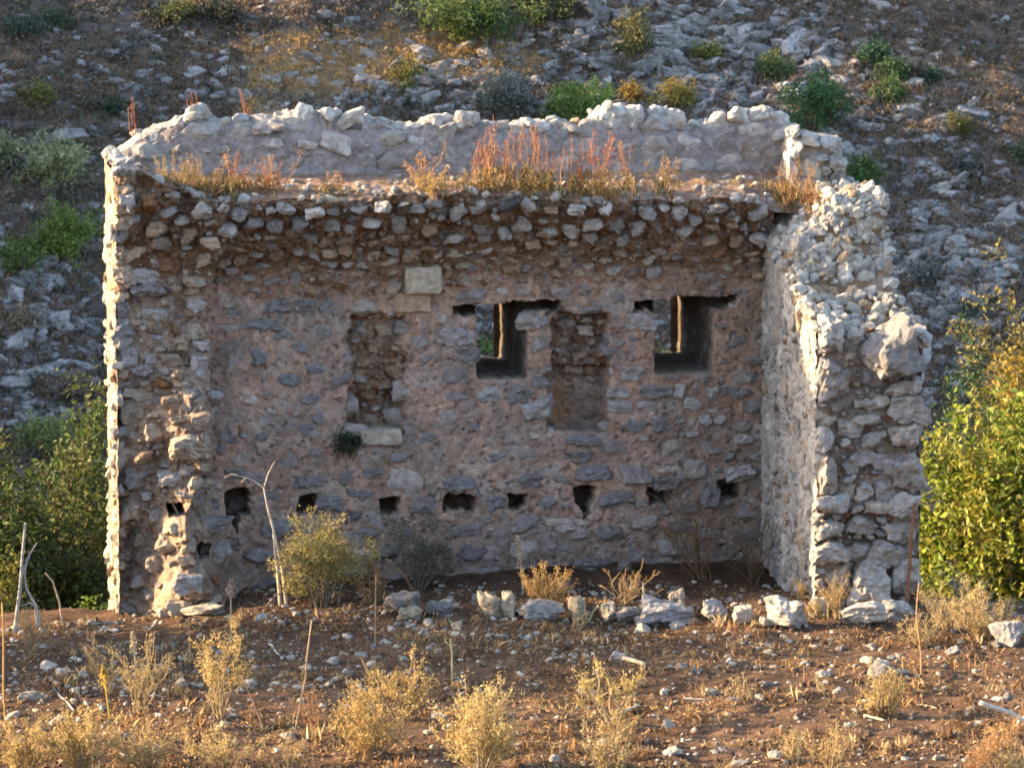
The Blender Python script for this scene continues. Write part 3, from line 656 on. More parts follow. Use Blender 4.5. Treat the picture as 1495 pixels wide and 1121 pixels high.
patch('broken_top', np.arange(XR - 0.01, XE + 0.02, 0.02), np.arange(-2.82, 1.3, 0.02), lambda x, y: np.stack([x, y, rtop(x, y)], -1), (0.29, 0.185, 0.105), right_wall, tintvar=0.35)
patch('outer_side', np.arange(-2.82, 1.3, 0.04), np.linspace(0, 1, 90), lambda y, v: (lambda zt: np.stack([XE + 0.03 * AC(xyz(0, y, v * 5), 0.3), y, -3 + (zt + 3) * v], -1))(rtop(np.full_like(y, XE), y)), (0.34, 0.31, 0.28), right_wall)

# ---- masonry: every stone is its own piece; the largest become parts, the rest one rubble part
STONES = []
def put(V, F, col, part, size): STONES.append((V, F, np.asarray(col), part, size))
class Raster:
    def __init__(s, u0, u1, v0, v1, c=0.015): s.u0, s.v0, s.c = u0, v0, c; s.o = np.zeros((int((u1 - u0) / c) + 1, int((v1 - v0) / c) + 1), np.float32)
    def box(s, u, v, w, h): 
        c = s.c; return slice(max(0, int((u - w / 2 - s.u0) / c)), max(0, int((u + w / 2 - s.u0) / c) + 1)), slice(max(0, int((v - h / 2 - s.v0) / c)), max(0, int((v + h / 2 - s.v0) / c) + 1))
    def free(s, u, v, w, h, lim):
        a = s.o[s.box(u, v, w * 0.9, h * 0.9)]; return a.size > 0 and a.mean() < lim
    def mark(s, u, v, w, h): s.o[s.box(u, v, w * 0.94, h * 0.94)] = 1
def wall_stones(u0, u1, v0, v1, region, n, sizes, emit, ras=None, lim=0.07):
    """Throw stones from large to small on a wall's raster; region(u, v) gives the kind of masonry, or None."""
    ras = ras or Raster(u0, u1, v0, v1)
    sz = np.sort(sizes[0] + (sizes[1] - sizes[0]) * rng.random(n) ** 2.2)[::-1]
    for s in sz:
        u, v = rng.uniform(u0, u1), rng.uniform(v0, v1); kind = region(u, v)
        if kind is None: continue
        k = KIND[kind]
        if s > k['max'] or s < k['min'] or rng.random() > k['keep']: continue
        w, h = s, s / rng.uniform(*k['asp'])
        if not ras.free(u, v, w, h, lim): continue
        ras.mark(u, v, w + k['gap'], h + k['gap']); emit(u, v, w, h, k)
    return ras
KIND = {
 'plaster': dict(max=0.44, min=0.08, keep=0.33, asp=(1.2, 2.3), gap=0.05, prot=(-0.012, 0.010), rot=0.18, pal='plaster', dep=0.07),
 'coursed': dict(max=0.42, min=0.05, keep=0.8, asp=(1.2, 2.3), gap=0.02, prot=(-0.006, 0.03), rot=0.10, pal='plaster', dep=0.08),
 'vault':   dict(max=0.21, min=0.035, keep=1.0, asp=(1.1, 2.6), gap=0.0, prot=(0.0, 0.055), rot=0.35, pal='vault', dep=0.10),
 'recess':  dict(max=0.22, min=0.05, keep=0.9, asp=(1.1, 2.3), gap=0.01, prot=(0.015, 0.05), rot=0.3, pal='vault', dep=0.08),
 'stub':    dict(max=0.26, min=0.035, keep=0.95, asp=(1.0, 2.0), gap=0.012, prot=(0.02, 0.09), rot=0.3, pal='tan', dep=0.11),
 'rim':     dict(max=0.235, min=0.04, keep=0.8, asp=(1.0, 1.8), gap=0.012, prot=(0.015, 0.11), rot=0.5, pal='grey', dep=0.13),
 'inner':   dict(max=0.30, min=0.05, keep=0.9, asp=(0.8, 1.8), gap=0.012, prot=(0.004, 0.035), rot=0.3, pal='grey', dep=0.07),
 'end':     dict(max=0.24, min=0.04, keep=1.0, asp=(1.0, 2.1), gap=0.012, prot=(0.03, 0.10), rot=0.25, pal='grey', dep=0.13),
 'top':     dict(max=0.20, min=0.04, keep=1.0, asp=(0.9, 1.8), gap=0.0, prot=(0.04, 0.11), rot=0.6, pal='warm', dep=0.11),
 'parapet': dict(max=0.40, min=0.09, keep=0.55, asp=(1.1, 2.0), gap=0.03, prot=(0.01, 0.04), rot=0.25, pal='grey', dep=0.09),
}
def subd(s): return 2 if s > 0.09 else 1
def emit_facade(u, v, w, h, k, part=None, colr=None):
    y = fac_y(u, v); y2 = fac_y(u, v + 0.12); pr = rng.uniform(*k['prot']) * (0.6 + 0.8 * min(w / 0.25, 1)); d = k['dep'] * (0.7 + 0.6 * min(w / 0.3, 1.2))
    tilt = math.atan2(y - y2, 0.12) * 0.7 if abs(y - y2) < 0.2 else 0
    Vr, Fr = rock(subd(w), (w / 2, d, h / 2), (tilt + rng.normal(0, 0.08), rng.normal(0, k['rot'] * 0.6), rng.normal(0, 0.10)))
    put(Vr + np.array([u, y - pr + d * 0.86, v]), Fr, pal(k['pal']) if colr is None else colr, back_wall, w * h)
def reg_facade(u, v):
    ij = fac_ij(u, v); M = {q: float(MM[q][ij]) for q in MM}; zt = float(_zt[ij[0]])
    if M['op'] > 0.03 or v > zt - 0.07: return None
    if v > zt - 0.40 + 0.16 * M['n1'] and u > -3.75 and M['n1'] + 0.5 * M['n2'] > -0.5: return 'rim'
    if M['stub'] > 0.4 or (u < PX(312, 800, -0.35) and v < 1.5): return 'stub'
    if M['vault'] > 0.015: return 'vault'
    if M['r1'] > 0.4 or M['r2b'] > 0.4: return 'recess'
    if M['r2'] > 0.3: return None
    if u > PX(880, 600) and v < 3.1 or v < 1.25 + 0.25 * M['n1']: return 'coursed'
    return 'plaster'
rasF = Raster(X0, XR, -0.4, 4.75)
for h in HOLES + TRI + SLOTS + [(w[0], w[4], w[1], w[5]) for w in WINS]:
    a, b = PX(h[0], h[1]), PX(h[2], h[1]); c, d = PZ(h[3]), PZ(h[1])
    rasF.mark((a + b) / 2, (c + d) / 2, b - a + 0.03, d - c + 0.03)
# stones that stand out in the photograph: (centre px, py, width, height in px, how proud, colour)
def hand(lst, yplane, part, surf=None, dep=0.6):
    for (px, py, w, h, pr, c, rt) in lst:
        x, z = LP(px, py, yplane); m = 1 / 126.0; ww, hh = w * m, h * m
        y = surf(x, z) if surf else yplane; d = max(0.07, min(ww, hh) * dep)
        Vr, Fr = rock(3 if ww * hh > 0.06 else 2, (ww / 2 * 0.98, d, hh / 2 * 0.98), (0, rt, rng.normal(0, 0.06)))
        Vr = Vr + np.array([x, y - pr + d * 0.86, z]); Vr = Vr + 0.022 * fbm(Vr, 0.10, 3)[:, None]
        put(Vr, Fr, c, part, ww * hh * 1.4)
        if part is back_wall: rasF.mark(x, z, ww + 0.02, hh + 0.02)
GR, LG, TN, PK = (0.20, 0.19, 0.19), (0.33, 0.31, 0.30), (0.36, 0.30, 0.235), (0.31, 0.28, 0.26)
hand([(668, 490, 60, 30, 0.03, LG, 0.05), (682, 520, 46, 34, 0.02, GR, 0.1), (715, 575, 40, 26, 0.04, LG, 0), (782, 600, 58, 44, 0.06, LG, 0.05), (760, 574, 34, 30, 0.05, GR, 0), (790, 560, 28, 22, 0.03, GR, 0), (790, 500, 32, 30, 0.03, PK, 0.1), (778, 470, 50, 30, 0.02, PK, 0),
      (925, 468, 60, 24, 0.04, LG, 0.03), (920, 495, 66, 24, 0.03, GR, 0), (915, 520, 70, 26, 0.03, GR, 0), (920, 545, 60, 26, 0.03, LG, 0.04), (905, 572, 40, 20, 0.03, LG, 0), (955, 570, 60, 18, 0.03, GR, 0), (994, 568, 22, 24, 0.05, LG, 0), (1040, 573, 22, 20, 0.05, LG, 0), (1076, 574, 50, 20, 0.04, GR, 0), (905, 594, 40, 20, 0.03, LG, .1), (945, 594, 40, 20, 0.03, LG, 0), (1012, 590, 30, 24, 0.05, LG, .2),
      (968, 620, 34, 32, 0.04, GR, 0), (925, 622, 40, 22, 0.03, GR, 0), (1030, 612, 26, 18, 0.05, LG, 0), (1052, 612, 22, 16, 0.05, LG, 0), (1012, 634, 22, 12, 0.05, LG, 0), (1086, 640, 36, 16, 0.05, LG, -.1), (1080, 690, 44, 26, 0.06, LG, -.2), (850, 642, 66, 18, 0.05, GR, 0), (845, 668, 50, 24, 0.03, GR, 0), (868, 692, 60, 34, 0.05, GR, -.1), (975, 706, 54, 26, 0.05, GR, 0), (1035, 724, 34, 30, 0.05, GR, .2), (1070, 706, 50, 16, 0.09, LG, 0),
      (342, 458, 24, 20, .02, GR, 0), (405, 449, 40, 28, .025, GR, 0), (446, 450, 40, 32, .025, GR, .1), (484, 446, 44, 22, .02, GR, 0), (382, 475, 60, 24, .02, GR, .1), (375, 520, 34, 32, .01, GR, 0), (424, 553, 42, 22, .02, GR, 0), (416, 490, 30, 18, .01, GR, 0), (460, 536, 34, 20, .01, GR, 0), (456, 585, 40, 22, .01, GR, .3), (442, 506, 30, 20, .01, GR, 0), (445, 628, 36, 24, .01, GR, .2), (386, 635, 34, 26, .01, GR, 0), (470, 610, 40, 22, .01, GR, 0), (330, 632, 30, 26, .01, GR, 0), (318, 655, 26, 20, .01, GR, 0),
      (585, 667, 30, 18, .02, GR, 0), (671, 706, 54, 22, .03, GR, 0), (545, 690, 40, 22, .02, GR, 0), (482, 735, 40, 34, .03, GR, .2), (450, 705, 60, 24, .03, GR, 0), (354, 745, 40, 30, .03, GR, .2), (348, 692, 40, 20, .03, GR, 0), (398, 722, 44, 36, .02, GR, 0), (720, 668, 40, 20, .02, GR, 0), (625, 640, 40, 22, .01, GR, 0), (690, 620, 32, 26, .01, GR, 0), (775, 700, 40, 24, .03, GR, 0), (725, 735, 34, 26, .03, GR, 0), (795, 735, 34, 26, .03, GR, 0), (900, 728, 50, 28, .03, GR, 0), (830, 820, 0.1, 0.1, 0, GR, 0), (610, 500, 40, 20, .02, PK, 0), (300, 756, 70, 26, .05, GR, 0), (310, 800, 50, 40, .04, PK, 0), (375, 700, 40, 20, .02, PK, 0)], 0.0, back_wall, fac_y, 0.5)
# broken left wall
hand([(178, 452, 26, 30, .06, GR, 0), (182, 484, 34, 26, .05, GR, 0), (186, 517, 32, 34, .05, LG, .1), (180, 490, 20, 18, .09, GR, 0), (222, 525, 24, 18, .05, LG, 0), (290, 535, 26, 40, .05, LG, .1), (285, 480, 30, 30, .04, TN, 0), (285, 445, 34, 24, .06, LG, .2), (225, 460, 46, 24, .06, LG, .1), (200, 402, 70, 24, .06, LG, 0), (175, 335, 36, 26, .05, GR, 0), (180, 290, 28, 30, .05, LG, 0), (176, 240, 34, 30, .06, LG, 0), (215, 420, 50, 24, .05, GR, .05), (272, 645, 56, 40, .10, TN, 0.05), (205, 692, 52, 40, .05, GR, .05), (246, 696, 36, 24, .08, LG, -.2), (180, 665, 30, 30, .06, TN, 0), (205, 575, 60, 18, .07, TN, 0), (190, 600, 34, 34, .06, TN, 0), (300, 712, 34, 18, .06, TN, 0), (280, 700, 22, 24, .10, TN, .3),
      (195, 745, 30, 30, .05, TN, 0), (228, 752, 26, 20, .04, PK, 0), (240, 790, 34, 26, .10, TN, .4), (222, 820, 30, 24, .08, TN, .2), (265, 835, 46, 28, .16, LG, .1), (255, 870, 40, 22, .15, TN, 0), (205, 850, 26, 20, .06, PK, 0), (187, 893, 34, 30, .10, GR, .1), (300, 885, 40, 18, .12, LG, 0), (250, 765, 26, 22, .06, TN, .3), (208, 790, 22, 22, .07, TN, 0), (180, 780, 20, 30, .05, TN, 0), (236, 885, 24, 18, .1, PK, 0)], -0.35, back_wall, fac_y, 0.55)
# pale squared blocks left in the wall
def squared(px0, py0, px1, py1, y0, y1, col, name, lab, parent):
    x0, z1 = LP(px0, py0, y0); x1, z0 = LP(px1, py1, y0)
    n = 9; g = np.linspace(-1, 1, n); Vb, Fb = [], []
    for ax in range(3):
        for sgn in (-1, 1):
            a, b = np.meshgrid(g, g, indexing='ij'); q = np.zeros((n, n, 3)); q[..., ax] = sgn; q[..., (ax + 1) % 3] = a; q[..., (ax + 2) % 3] = b
            f = grid_faces(n, n) + len(Vb) * n * n; Fb.append(f if sgn > 0 else f[:, ::-1]); Vb.append(q.reshape(-1, 3))
    q = np.concatenate(Vb); r = 1 - 0.06 * (np.sort(np.abs(q), 1)[:, 1:2] > 0.98)
    Pq = np.array([(x0 + x1) / 2, (y0 + y1) / 2, (z0 + z1) / 2]) + q * r * np.array([(x1 - x0) / 2, (y1 - y0) / 2, (z1 - z0) / 2])
    Pq = Pq + 0.016 * np.stack([AC(Pq + k, 0.12) for k in (0, 5, 9)], -1)
    me = raw_mesh(name, Pq, np.concatenate(Fb), np.array(col)); me.materials.append(M_STONE)
    o = link(name, me, parent); o['label'] = lab; rasF.mark((x0 + x1) / 2, (z0 + z1) / 2, x1 - x0, z1 - z0); return o
squared(592, 391, 646, 430, -0.17, 0.12, (0.43, 0.36, 0.27), 'squared_block', 'pale tan squared block standing proud under the vault', back_wall)
squared(576, 428, 630, 456, -0.07, 0.14, (0.40, 0.29, 0.20), 'squared_block', 'pinkish squared block under the pale tan one', back_wall)
squared(527, 628, 589, 650, -0.06, 0.22, (0.43, 0.37, 0.29), 'niche_sill', 'pale slab forming the sill of the left niche', back_wall)
wall_stones(X0 + 0.03, XR - 0.03, -0.35, 4.7, reg_facade, 42000, (0.035, 0.46), emit_facade, rasF)

# the right wall's inner face
def emit_inner(u, v, w, h, k):
    Vr, Fr = rock(subd(w), (k['dep'], w / 2, h / 2), (rng.normal(0, .2), rng.normal(0, .1), rng.normal(0, .1))); pr = rng.uniform(*k['prot'])
    c = pal('grey') * 1.12 if rng.random() < 0.8 else pal('tan')
    put(Vr + np.array([XR - pr + k['dep'] * 0.86, u, v]), Fr, c, right_wall, w * h * 0.3)
wall_stones(-2.78, -0.02, -0.2, 4.0, lambda u, v: 'inner' if v < rtop1(XR, u) - 0.03 else None, 9000, (0.05, 0.28), emit_inner)
# ... its broken end: large quoins first
WG, WP = (0.295, 0.268, 0.245), (0.37, 0.34, 0.31)
rasE = Raster(XR, XE, -0.3, 3.4)
Q = [(1212, 487, 42, 52, .16, WP, 0.1), (1206, 540, 32, 40, .14, WG, 0), (1220, 558, 48, 46, .10, WG, 0), (1317, 568, 56, 22, .16, WP, -0.12), (1321, 594, 58, 40, .16, WG, 0), (1320, 635, 54, 46, .15, WP, .1), (1326, 692, 48, 62, .15, WG, -.25), (1318, 735, 54, 34, .16, WP, 0), (1316, 776, 48, 36, .12, WG, 0), (1296, 806, 66, 40, .15, WG, .1), (1321, 838, 40, 60, .14, WP, 0.05),
     (1268, 852, 56, 62, .20, WP, .15), (1201, 640, 26, 40, .16, WP, 0), (1206, 690, 26, 58, .17, WG, -.05), (1214, 733, 56, 28, .17, WP, 0), (1212, 772, 40, 24, .13, WG, 0), (1210, 806, 50, 34, .14, WP, -.05), (1262, 716, 24, 24, .12, WP, 0), (1285, 716, 40, 40, .05, WG, 0), (1281, 740, 40, 18, .13, TN, 0), (1258, 765, 40, 26, .08, WG, .2), (1235, 720, 34, 30, .04, TN, 0), (1250, 806, 40, 30, .06, WG, 0), (1275, 640, 40, 22, .08, WG, -.2), (1265, 612, 46, 18, .10, WG, 0), (1240, 625, 40, 26, .07, WG, 0), (1285, 585, 30, 18, .1, WP, 0), (1258, 588, 30, 16, .1, WG, .1), (1205, 612, 40, 26, .05, TN, 0), (1283, 672, 46, 24, .07, WG, .3), (1255, 668, 36, 26, .06, WG, 0), (1225, 850, 50, 70, .02, TN, 0), (1240, 680, 30, 26, .04, WG, 0)]
hand(Q, -2.8, right_wall, None, 0.55)
for (px, py, w, h, *_r) in Q:
    x, z = LP(px, py, -2.8); rasE.mark(x, z, w / 126, h / 126)
def emit_end(u, v, w, h, k):
    d = k['dep'] * (0.6 + w); Vr, Fr = rock(subd(w), (w / 2, d, h / 2), (rng.normal(0, .15), rng.normal(0, k['rot']), rng.normal(0, .15)))
    put(Vr + np.array([u, -2.8 - rng.uniform(*k['prot']) + d * 0.86, v]), Fr, pal('grey') if rng.random() < 0.7 else pal('tan'), right_wall, w * h)
wall_stones(XR + 0.02, XE - 0.02, -0.2, 3.3, lambda u, v: 'end' if v < 3.2 else None, 9000, (0.04, 0.32), emit_end, rasE)
def emit_top(u, v, w, h, k):
    z = rtop1(u, v); Vr, Fr = rock(subd(w), (w / 2, h / 2, w * 0.42), rng.normal(0, 0.5, 3))
    put(Vr + np.array([u, v, z + rng.uniform(*k['prot']) - w * 0.3]), Fr, pal('warm'), right_wall, w * w * 0.8)
wall_stones(XR - 0.02, XE + 0.02, -2.85, 1.2, lambda u, v: 'top', 10000, (0.04, 0.28), emit_top)
for i in range(420):
    u, v = rng.uniform(XR + 0.1, XE + 0.02), rng.uniform(-1.3, -0.86); emit_top(u, v, *(rng.uniform(0.05, 0.17) * np.array([1.0, rng.uniform(0.6, 1.0)])), KIND['top'])
for i in range(160):
    emit_top(rng.uniform(XR - 0.02, XR + 0.35), rng.uniform(-1.1, 0.6), *(rng.uniform(0.05, 0.16) * np.array([1.0, rng.uniform(0.6, 1.0)])), KIND['top'])
# big split boulder on the broken end, and the paler one behind it
Vr, Fr = rock_unit(3, 85, soft=16, planes=14, noise_=0.16); Vr = (Vr @ rotm(0.5, 0.7, 0.4).T) * np.array([0.31, 0.34, 0.31]); x, z = LP(1296, 516, -2.8)
boul = Acc(); boul.add(Vr * (1 + 0.07 * fbm(Vr, 0.12, 4, 0.6)[:, None]), Fr, np.array([0.225, 0.21, 0.198])); b_ = boul.build('boulder', M_STONE, right_wall, False); b_.location = (x, -2.95, z); b_['label'] = 'big rounded boulder lodged on the broken end'
Vr, Fr = rock(3, (0.24, 0.3, 0.36), (0.1, 0.3, 0.1), 9); x, z = LP(1322, 520, -2.4)
boul = Acc(); boul.add(Vr, Fr, np.array([0.40, 0.40, 0.41])); b_ = boul.build('boulder', M_STONE, right_wall); b_.location = (x, -2.38, z); b_['label'] = 'pale boulder behind the big rounded one'

# parapet stones, ridge stones and the pier's stones
_pt = ptop(par_x)
def ptop1(u): return float(np.interp(u, par_x, _pt))
def emit_par(u, v, w, h, k):
    y = 0.80 + 0.12 * np.clip((v - 4.55) / (ptop1(u) - 4.55), 0, 1) ** 4; d = k['dep']
    Vr, Fr = rock(subd(w), (w / 2, d, h / 2), (rng.normal(0, .1), rng.normal(0, k['rot']), 0)); put(Vr + np.array([u, y - rng.uniform(*k['prot']) + d * .86, v]), Fr, pal('grey'), parapet, w * h)
wall_stones(prof[0][0], prof[-1][0], 4.72, 5.6, lambda u, v: 'parapet' if v < ptop1(u) - 0.02 else None, 3500, (0.06, 0.40), emit_par)
for (px, py, w, h, c) in [(287, 164, 40, 26, 'pale'), (252, 190, 30, 20, 'pale'), (232, 200, 30, 22, 'pale'), (208, 222, 20, 30, 'pale'), (268, 180, 30, 18, 'warm'), (310, 190, 40, 36, 'grey'), (352, 172, 24, 16, 'pale'), (390, 180, 56, 24, 'grey'), (442, 168, 30, 34, 'pale'), (480, 172, 30, 20, 'grey'), (512, 170, 42, 24, 'pale'), (545, 182, 30, 16, 'grey'), (600, 184, 24, 12, 'pale'), (640, 178, 30, 26, 'pale'), (680, 176, 44, 28, 'grey'), (725, 184, 30, 14, 'pale'), (780, 182, 44, 20, 'grey'), (830, 186, 44, 18, 'grey'), (868, 180, 24, 14, 'pale'), (892, 166, 42, 30, 'pale'), (925, 172, 30, 40, 'grey'), (958, 162, 28, 22, 'pale'), (985, 172, 32, 34, 'grey'), (1000, 190, 24, 14, 'grey'), (1048, 176, 28, 26, 'pale'), (1080, 166, 36, 24, 'pale'), (1108, 166, 36, 22, 'pale'), (1135, 172, 30, 24, 'pale'), (1150, 190, 30, 26, 'warm'), (1096, 178, 30, 20, 'pale'), (1066, 182, 26, 16, 'pale')]:
    x, z = LP(px, py, 1.0); ww, hh = w / 126, h / 126
    Vr, Fr = rock(2, (ww / 2 * 1.1, max(ww, hh) * 0.5, hh / 2 * 1.1), rng.normal(0, 0.2, 3)); put(Vr + np.array([x, 1.0, z - 0.02]), Fr, pal(c) * 1.1, parapet, ww * hh * 1.5)
for i in range(70):
    u = rng.uniform(prof[0][0], prof[-1][0]); y = rng.uniform(0.86, 1.32); s = rng.uniform(0.03, 0.09)
    Vr, Fr = rock(1, (s * 1.2, s, s * 0.8), rng.normal(0, 0.5, 3)); put(Vr + np.array([u, y, ptop1(u) + s * 0.4]), Fr, pal('pale' if rng.random() < .5 else 'warm'), parapet, s * s)
for (px, py, w, h, c) in [(1213, 213, 40, 26, 'pale'), (1167, 212, 22, 36, 'pale'), (1185, 205, 30, 22, 'warm'), (1200, 232, 30, 14, 'pale'), (1188, 246, 44, 30, 'warm'), (1222, 240, 26, 22, 'grey'), (1190, 268, 40, 26, 'pale'), (1226, 262, 30, 26, 'grey'), (1158, 245, 16, 40, 'pale'), (1212, 282, 30, 14, 'grey'), (1170, 270, 24, 20, 'warm'), (1236, 278, 20, 18, 'grey'), (1162, 195, 24, 18, 'pale'), (1205, 250, 20, 16, 'warm')]:
    x, z = LP(px, py, 0.2); ww, hh = w / 126, h / 126
    Vr, Fr = rock(2, (ww / 2 * 1.08, 0.16, hh / 2 * 1.1), rng.normal(0, 0.15, 3)); put(Vr + np.array([x, 0.32, z]), Fr, pal(c), pier, ww * hh * 1.5)
# pale flush stones of the sunlit outer face at the left
for i in range(170):
    y, z = rng.uniform(-0.4, 1.25), rng.uniform(-0.5, 4.85); w = rng.uniform(0.08, 0.3); h = w / rng.uniform(1, 1.8)
    Vr, Fr = rock(1, (0.06, w / 2, h / 2), rng.normal(0, .06, 3)); put(Vr + np.array([X0 + 0.028, y, z]), Fr, pal('warm') * 0.85, left_wall, w * h * 0.1)
for i in range(75):
    z = rng.uniform(-0.35, 4.8); w = rng.uniform(0.10, 0.34); h = w / rng.uniform(1.0, 1.9); y = fac_y(X0 + 0.05, z)
    Vr, Fr = rock(2, (w * 0.42, w * 0.5, h / 2), rng.normal(0, .10, 3)); put(Vr + np.array([X0 + w * 0.30, y + w * 0.36, z]), Fr, pal('tan') * 1.1, left_wall, w * h)
# rubble lying on the terrace
_tx = rng.uniform(X0 + 0.05, 3.9, 230); _tv = rng.random(230) ** 1.6 * 0.55; _tq = ter(_tx, _tv)
for v, q in zip(_tv, _tq):
    s = rng.uniform(0.015, 0.055) * (1.3 if v < 0.08 else 1)
    Vr, Fr = rock(1, (s * 1.2, s, s * 0.75), rng.normal(0, 0.4, 3)); put(Vr + q + np.array([0, 0, s * 0.2]), Fr, pal('grey' if rng.random() < .6 else 'warm'), terrace, s * s)

STONES.sort(key=lambda s: -s[4])
for (Vr, Fr, c, part, size) in STONES[:300]:
    ctr = Vr.mean(0); col = np.clip(c * (1 + 0.10 * fbm(Vr, 0.12, 2)[:, None]), 0.03, 0.7)
    me = raw_mesh('stone', Vr - ctr, Fr, col, False); me.materials.append(M_STONE); o = link('stone', me, part); o.location = ctr
rub = Acc()
for (Vr, Fr, c, part, size) in STONES[300:]: rub.add(Vr, Fr, np.clip(c, 0.03, 0.7))
tag(rub.build('rubble', M_STONE, ruin, False), kind='stuff')
print('stones', len(STONES))
#@@ENDRUIN
#@@NEAR
# ================================================================== TREES AND BUSHES BESIDE THE RUIN
YG = [(0.185, 0.225, 0.03), (0.25, 0.25, 0.035), (0.12, 0.175, 0.025), (0.17, 0.21, 0.03), (0.27, 0.245, 0.04)]
DG = [(0.075, 0.105, 0.025), (0.09, 0.12, 0.027), (0.06, 0.088, 0.023), (0.11, 0.115, 0.03)]
def at(px, Y): return (px - 747.5) / FPX * Y * 1.008
def tree_at(label, px, Y, ytop, wpx, cols, n, leaf=0.085, lobes=11, foot=0.18, cat='tree', name='tree', spread=1.1, trunk=0.09, grp=None):
    X = at(px, Y); zb = zat(X, Y); s = math.tan(PITCH + math.atan((ytop - 560.5) / FPX)); zt = 8.97 - Y * s
    return leafy(name, label, cat, (X, Y, zb), wpx / FPX * Y, (zt - zb) * 1.06, wpx / FPX * Y * 0.9, cols, leaf, n, lobes, trunk=trunk, foot=foot, spread=spread, group=grp, multi=cat == 'bush')
tree_at('sunlit yellow-green tree close behind the broken right wall', 1415, 58.0, 548, 225, YG, 11000, 0.125, 26, 0.02)
tree_at('yellow-green tree with orange leaves cut by the right edge', 1500, 57.2, 545, 170, YG + [(0.28, 0.20, 0.035)], 8000, 0.125, 20, 0.02)
tree_at('small tree of orange-yellow autumn leaves at the right edge', 1488, 61.5, 462, 62, [(0.42, 0.24, 0.045), (0.34, 0.24, 0.05)], 3200, 0.09, 11, 0.4)
tree_at('olive-brown loose tree above the yellow-green ones at the right', 1452, 66.0, 440, 170, [(0.15, 0.14, 0.05), (0.20, 0.165, 0.055)], 10000, 0.095, 24, 0.25)
tree_at('dark green bush between the boulder and the right-hand trees', 1408, 64.0, 508, 92, [(0.05, 0.095, 0.035), (0.04, 0.08, 0.03)], 3000, 0.08, 8, 0.3, 'bush', 'bush')
tree_at('dark leafy tree left of the ruin with a few golden leaves', 92, 58.0, 640, 225, DG, 19000, 0.095, 30, 0.02)
tree_at('dark green tree half hidden behind the left wall', 118, 60.5, 600, 200, DG, 15000, 0.10, 34, 0.02)
tree_at('dark green tree cut by the left edge of the picture', -5, 57.0, 590, 200, DG, 13000, 0.095, 24, 0.02)
tree_at('low yellow-green bush in the dark gap at the foot of the left wall', 138, 55.2, 872, 66, [(0.13, 0.19, 0.03), (0.09, 0.14, 0.03)], 1300, 0.06, 6, 0.1, 'bush', 'bush', trunk=0.03)
tree_at('yellowish bush under the dark tree at the left edge', 8, 54.2, 780, 74, [(0.17, 0.16, 0.03), (0.10, 0.12, 0.03)], 1500, 0.06, 6, 0.1, 'bush', 'bush', trunk=0.03)
tree_at('grey leafless-looking twiggy bush before the sunlit yellow-green tree', 1412, 54.6, 792, 104, [(0.24, 0.22, 0.18), (0.17, 0.17, 0.12)], 2400, 0.035, 14, 0.0, 'bush', 'bush', trunk=0.03)
# unseen olive trees: nearer shades left foreground, farther added to shade the left trees
for (x, y, w, h, lab) in [(-9.4, 48.0, 5.4, 4.6, 'olive tree on the terrace left of the view, nearer one'), (-11.2, 58.6, 6.5, 5.6, 'unseen olive tree left of the view, added to shade the left trees')]:
    leafy('tree', lab, 'tree', (x, y, zat(x, y)), w, h, w, [(0.10, 0.115, 0.05), (0.08, 0.10, 0.04)], 0.16, 13000, 30, trunk=0.16, foot=0.06, spread=1.0)

# ---- shrubs inside and in front of the room
def gb(px, py): return G(px, py)
def bush_at(label, px, py, w, h, col, **kw):
    q = gb(px, py); m = np.linalg.norm(q - CAM) / FPX
    return dry_bush(label, q, w * m, h * m, col, **kw)
GOLD, STRAW, ORN, PALE = (0.46, 0.31, 0.095), (0.50, 0.37, 0.15), (0.42, 0.22, 0.06), (0.52, 0.42, 0.22)
q = gb(472, 884); m = np.linalg.norm(q - CAM) / FPX
leafy('bush', 'pale yellow-green rounded bush standing in the open room beside the white forked stems', 'bush', q, 178 * m, 150 * m, 1.0, [(0.36, 0.31, 0.115), (0.42, 0.34, 0.13), (0.30, 0.27, 0.10)], 0.032, 11000, 34, trunk=0.03, foot=0.0, aspect=0.45, spread=0.7, multi=1)
q = gb(606, 862); m = np.linalg.norm(q - CAM) / FPX
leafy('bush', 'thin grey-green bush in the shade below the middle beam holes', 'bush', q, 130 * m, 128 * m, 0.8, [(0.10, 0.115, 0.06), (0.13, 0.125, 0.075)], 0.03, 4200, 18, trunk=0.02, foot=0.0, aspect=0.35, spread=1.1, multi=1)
q = L2W(np.array([LP(507, 668, -0.04)[0], -0.06, LP(507, 668, -0.04)[1]])); m = np.linalg.norm(q - CAM) / FPX
leafy('bush', 'small dark green plant growing from the wall at the left end of the niche sill', 'plant', q, 46 * m, 48 * m, 0.22, [(0.045, 0.07, 0.035), (0.035, 0.055, 0.03)], 0.04, 700, 6, trunk=0.012, foot=0.1)
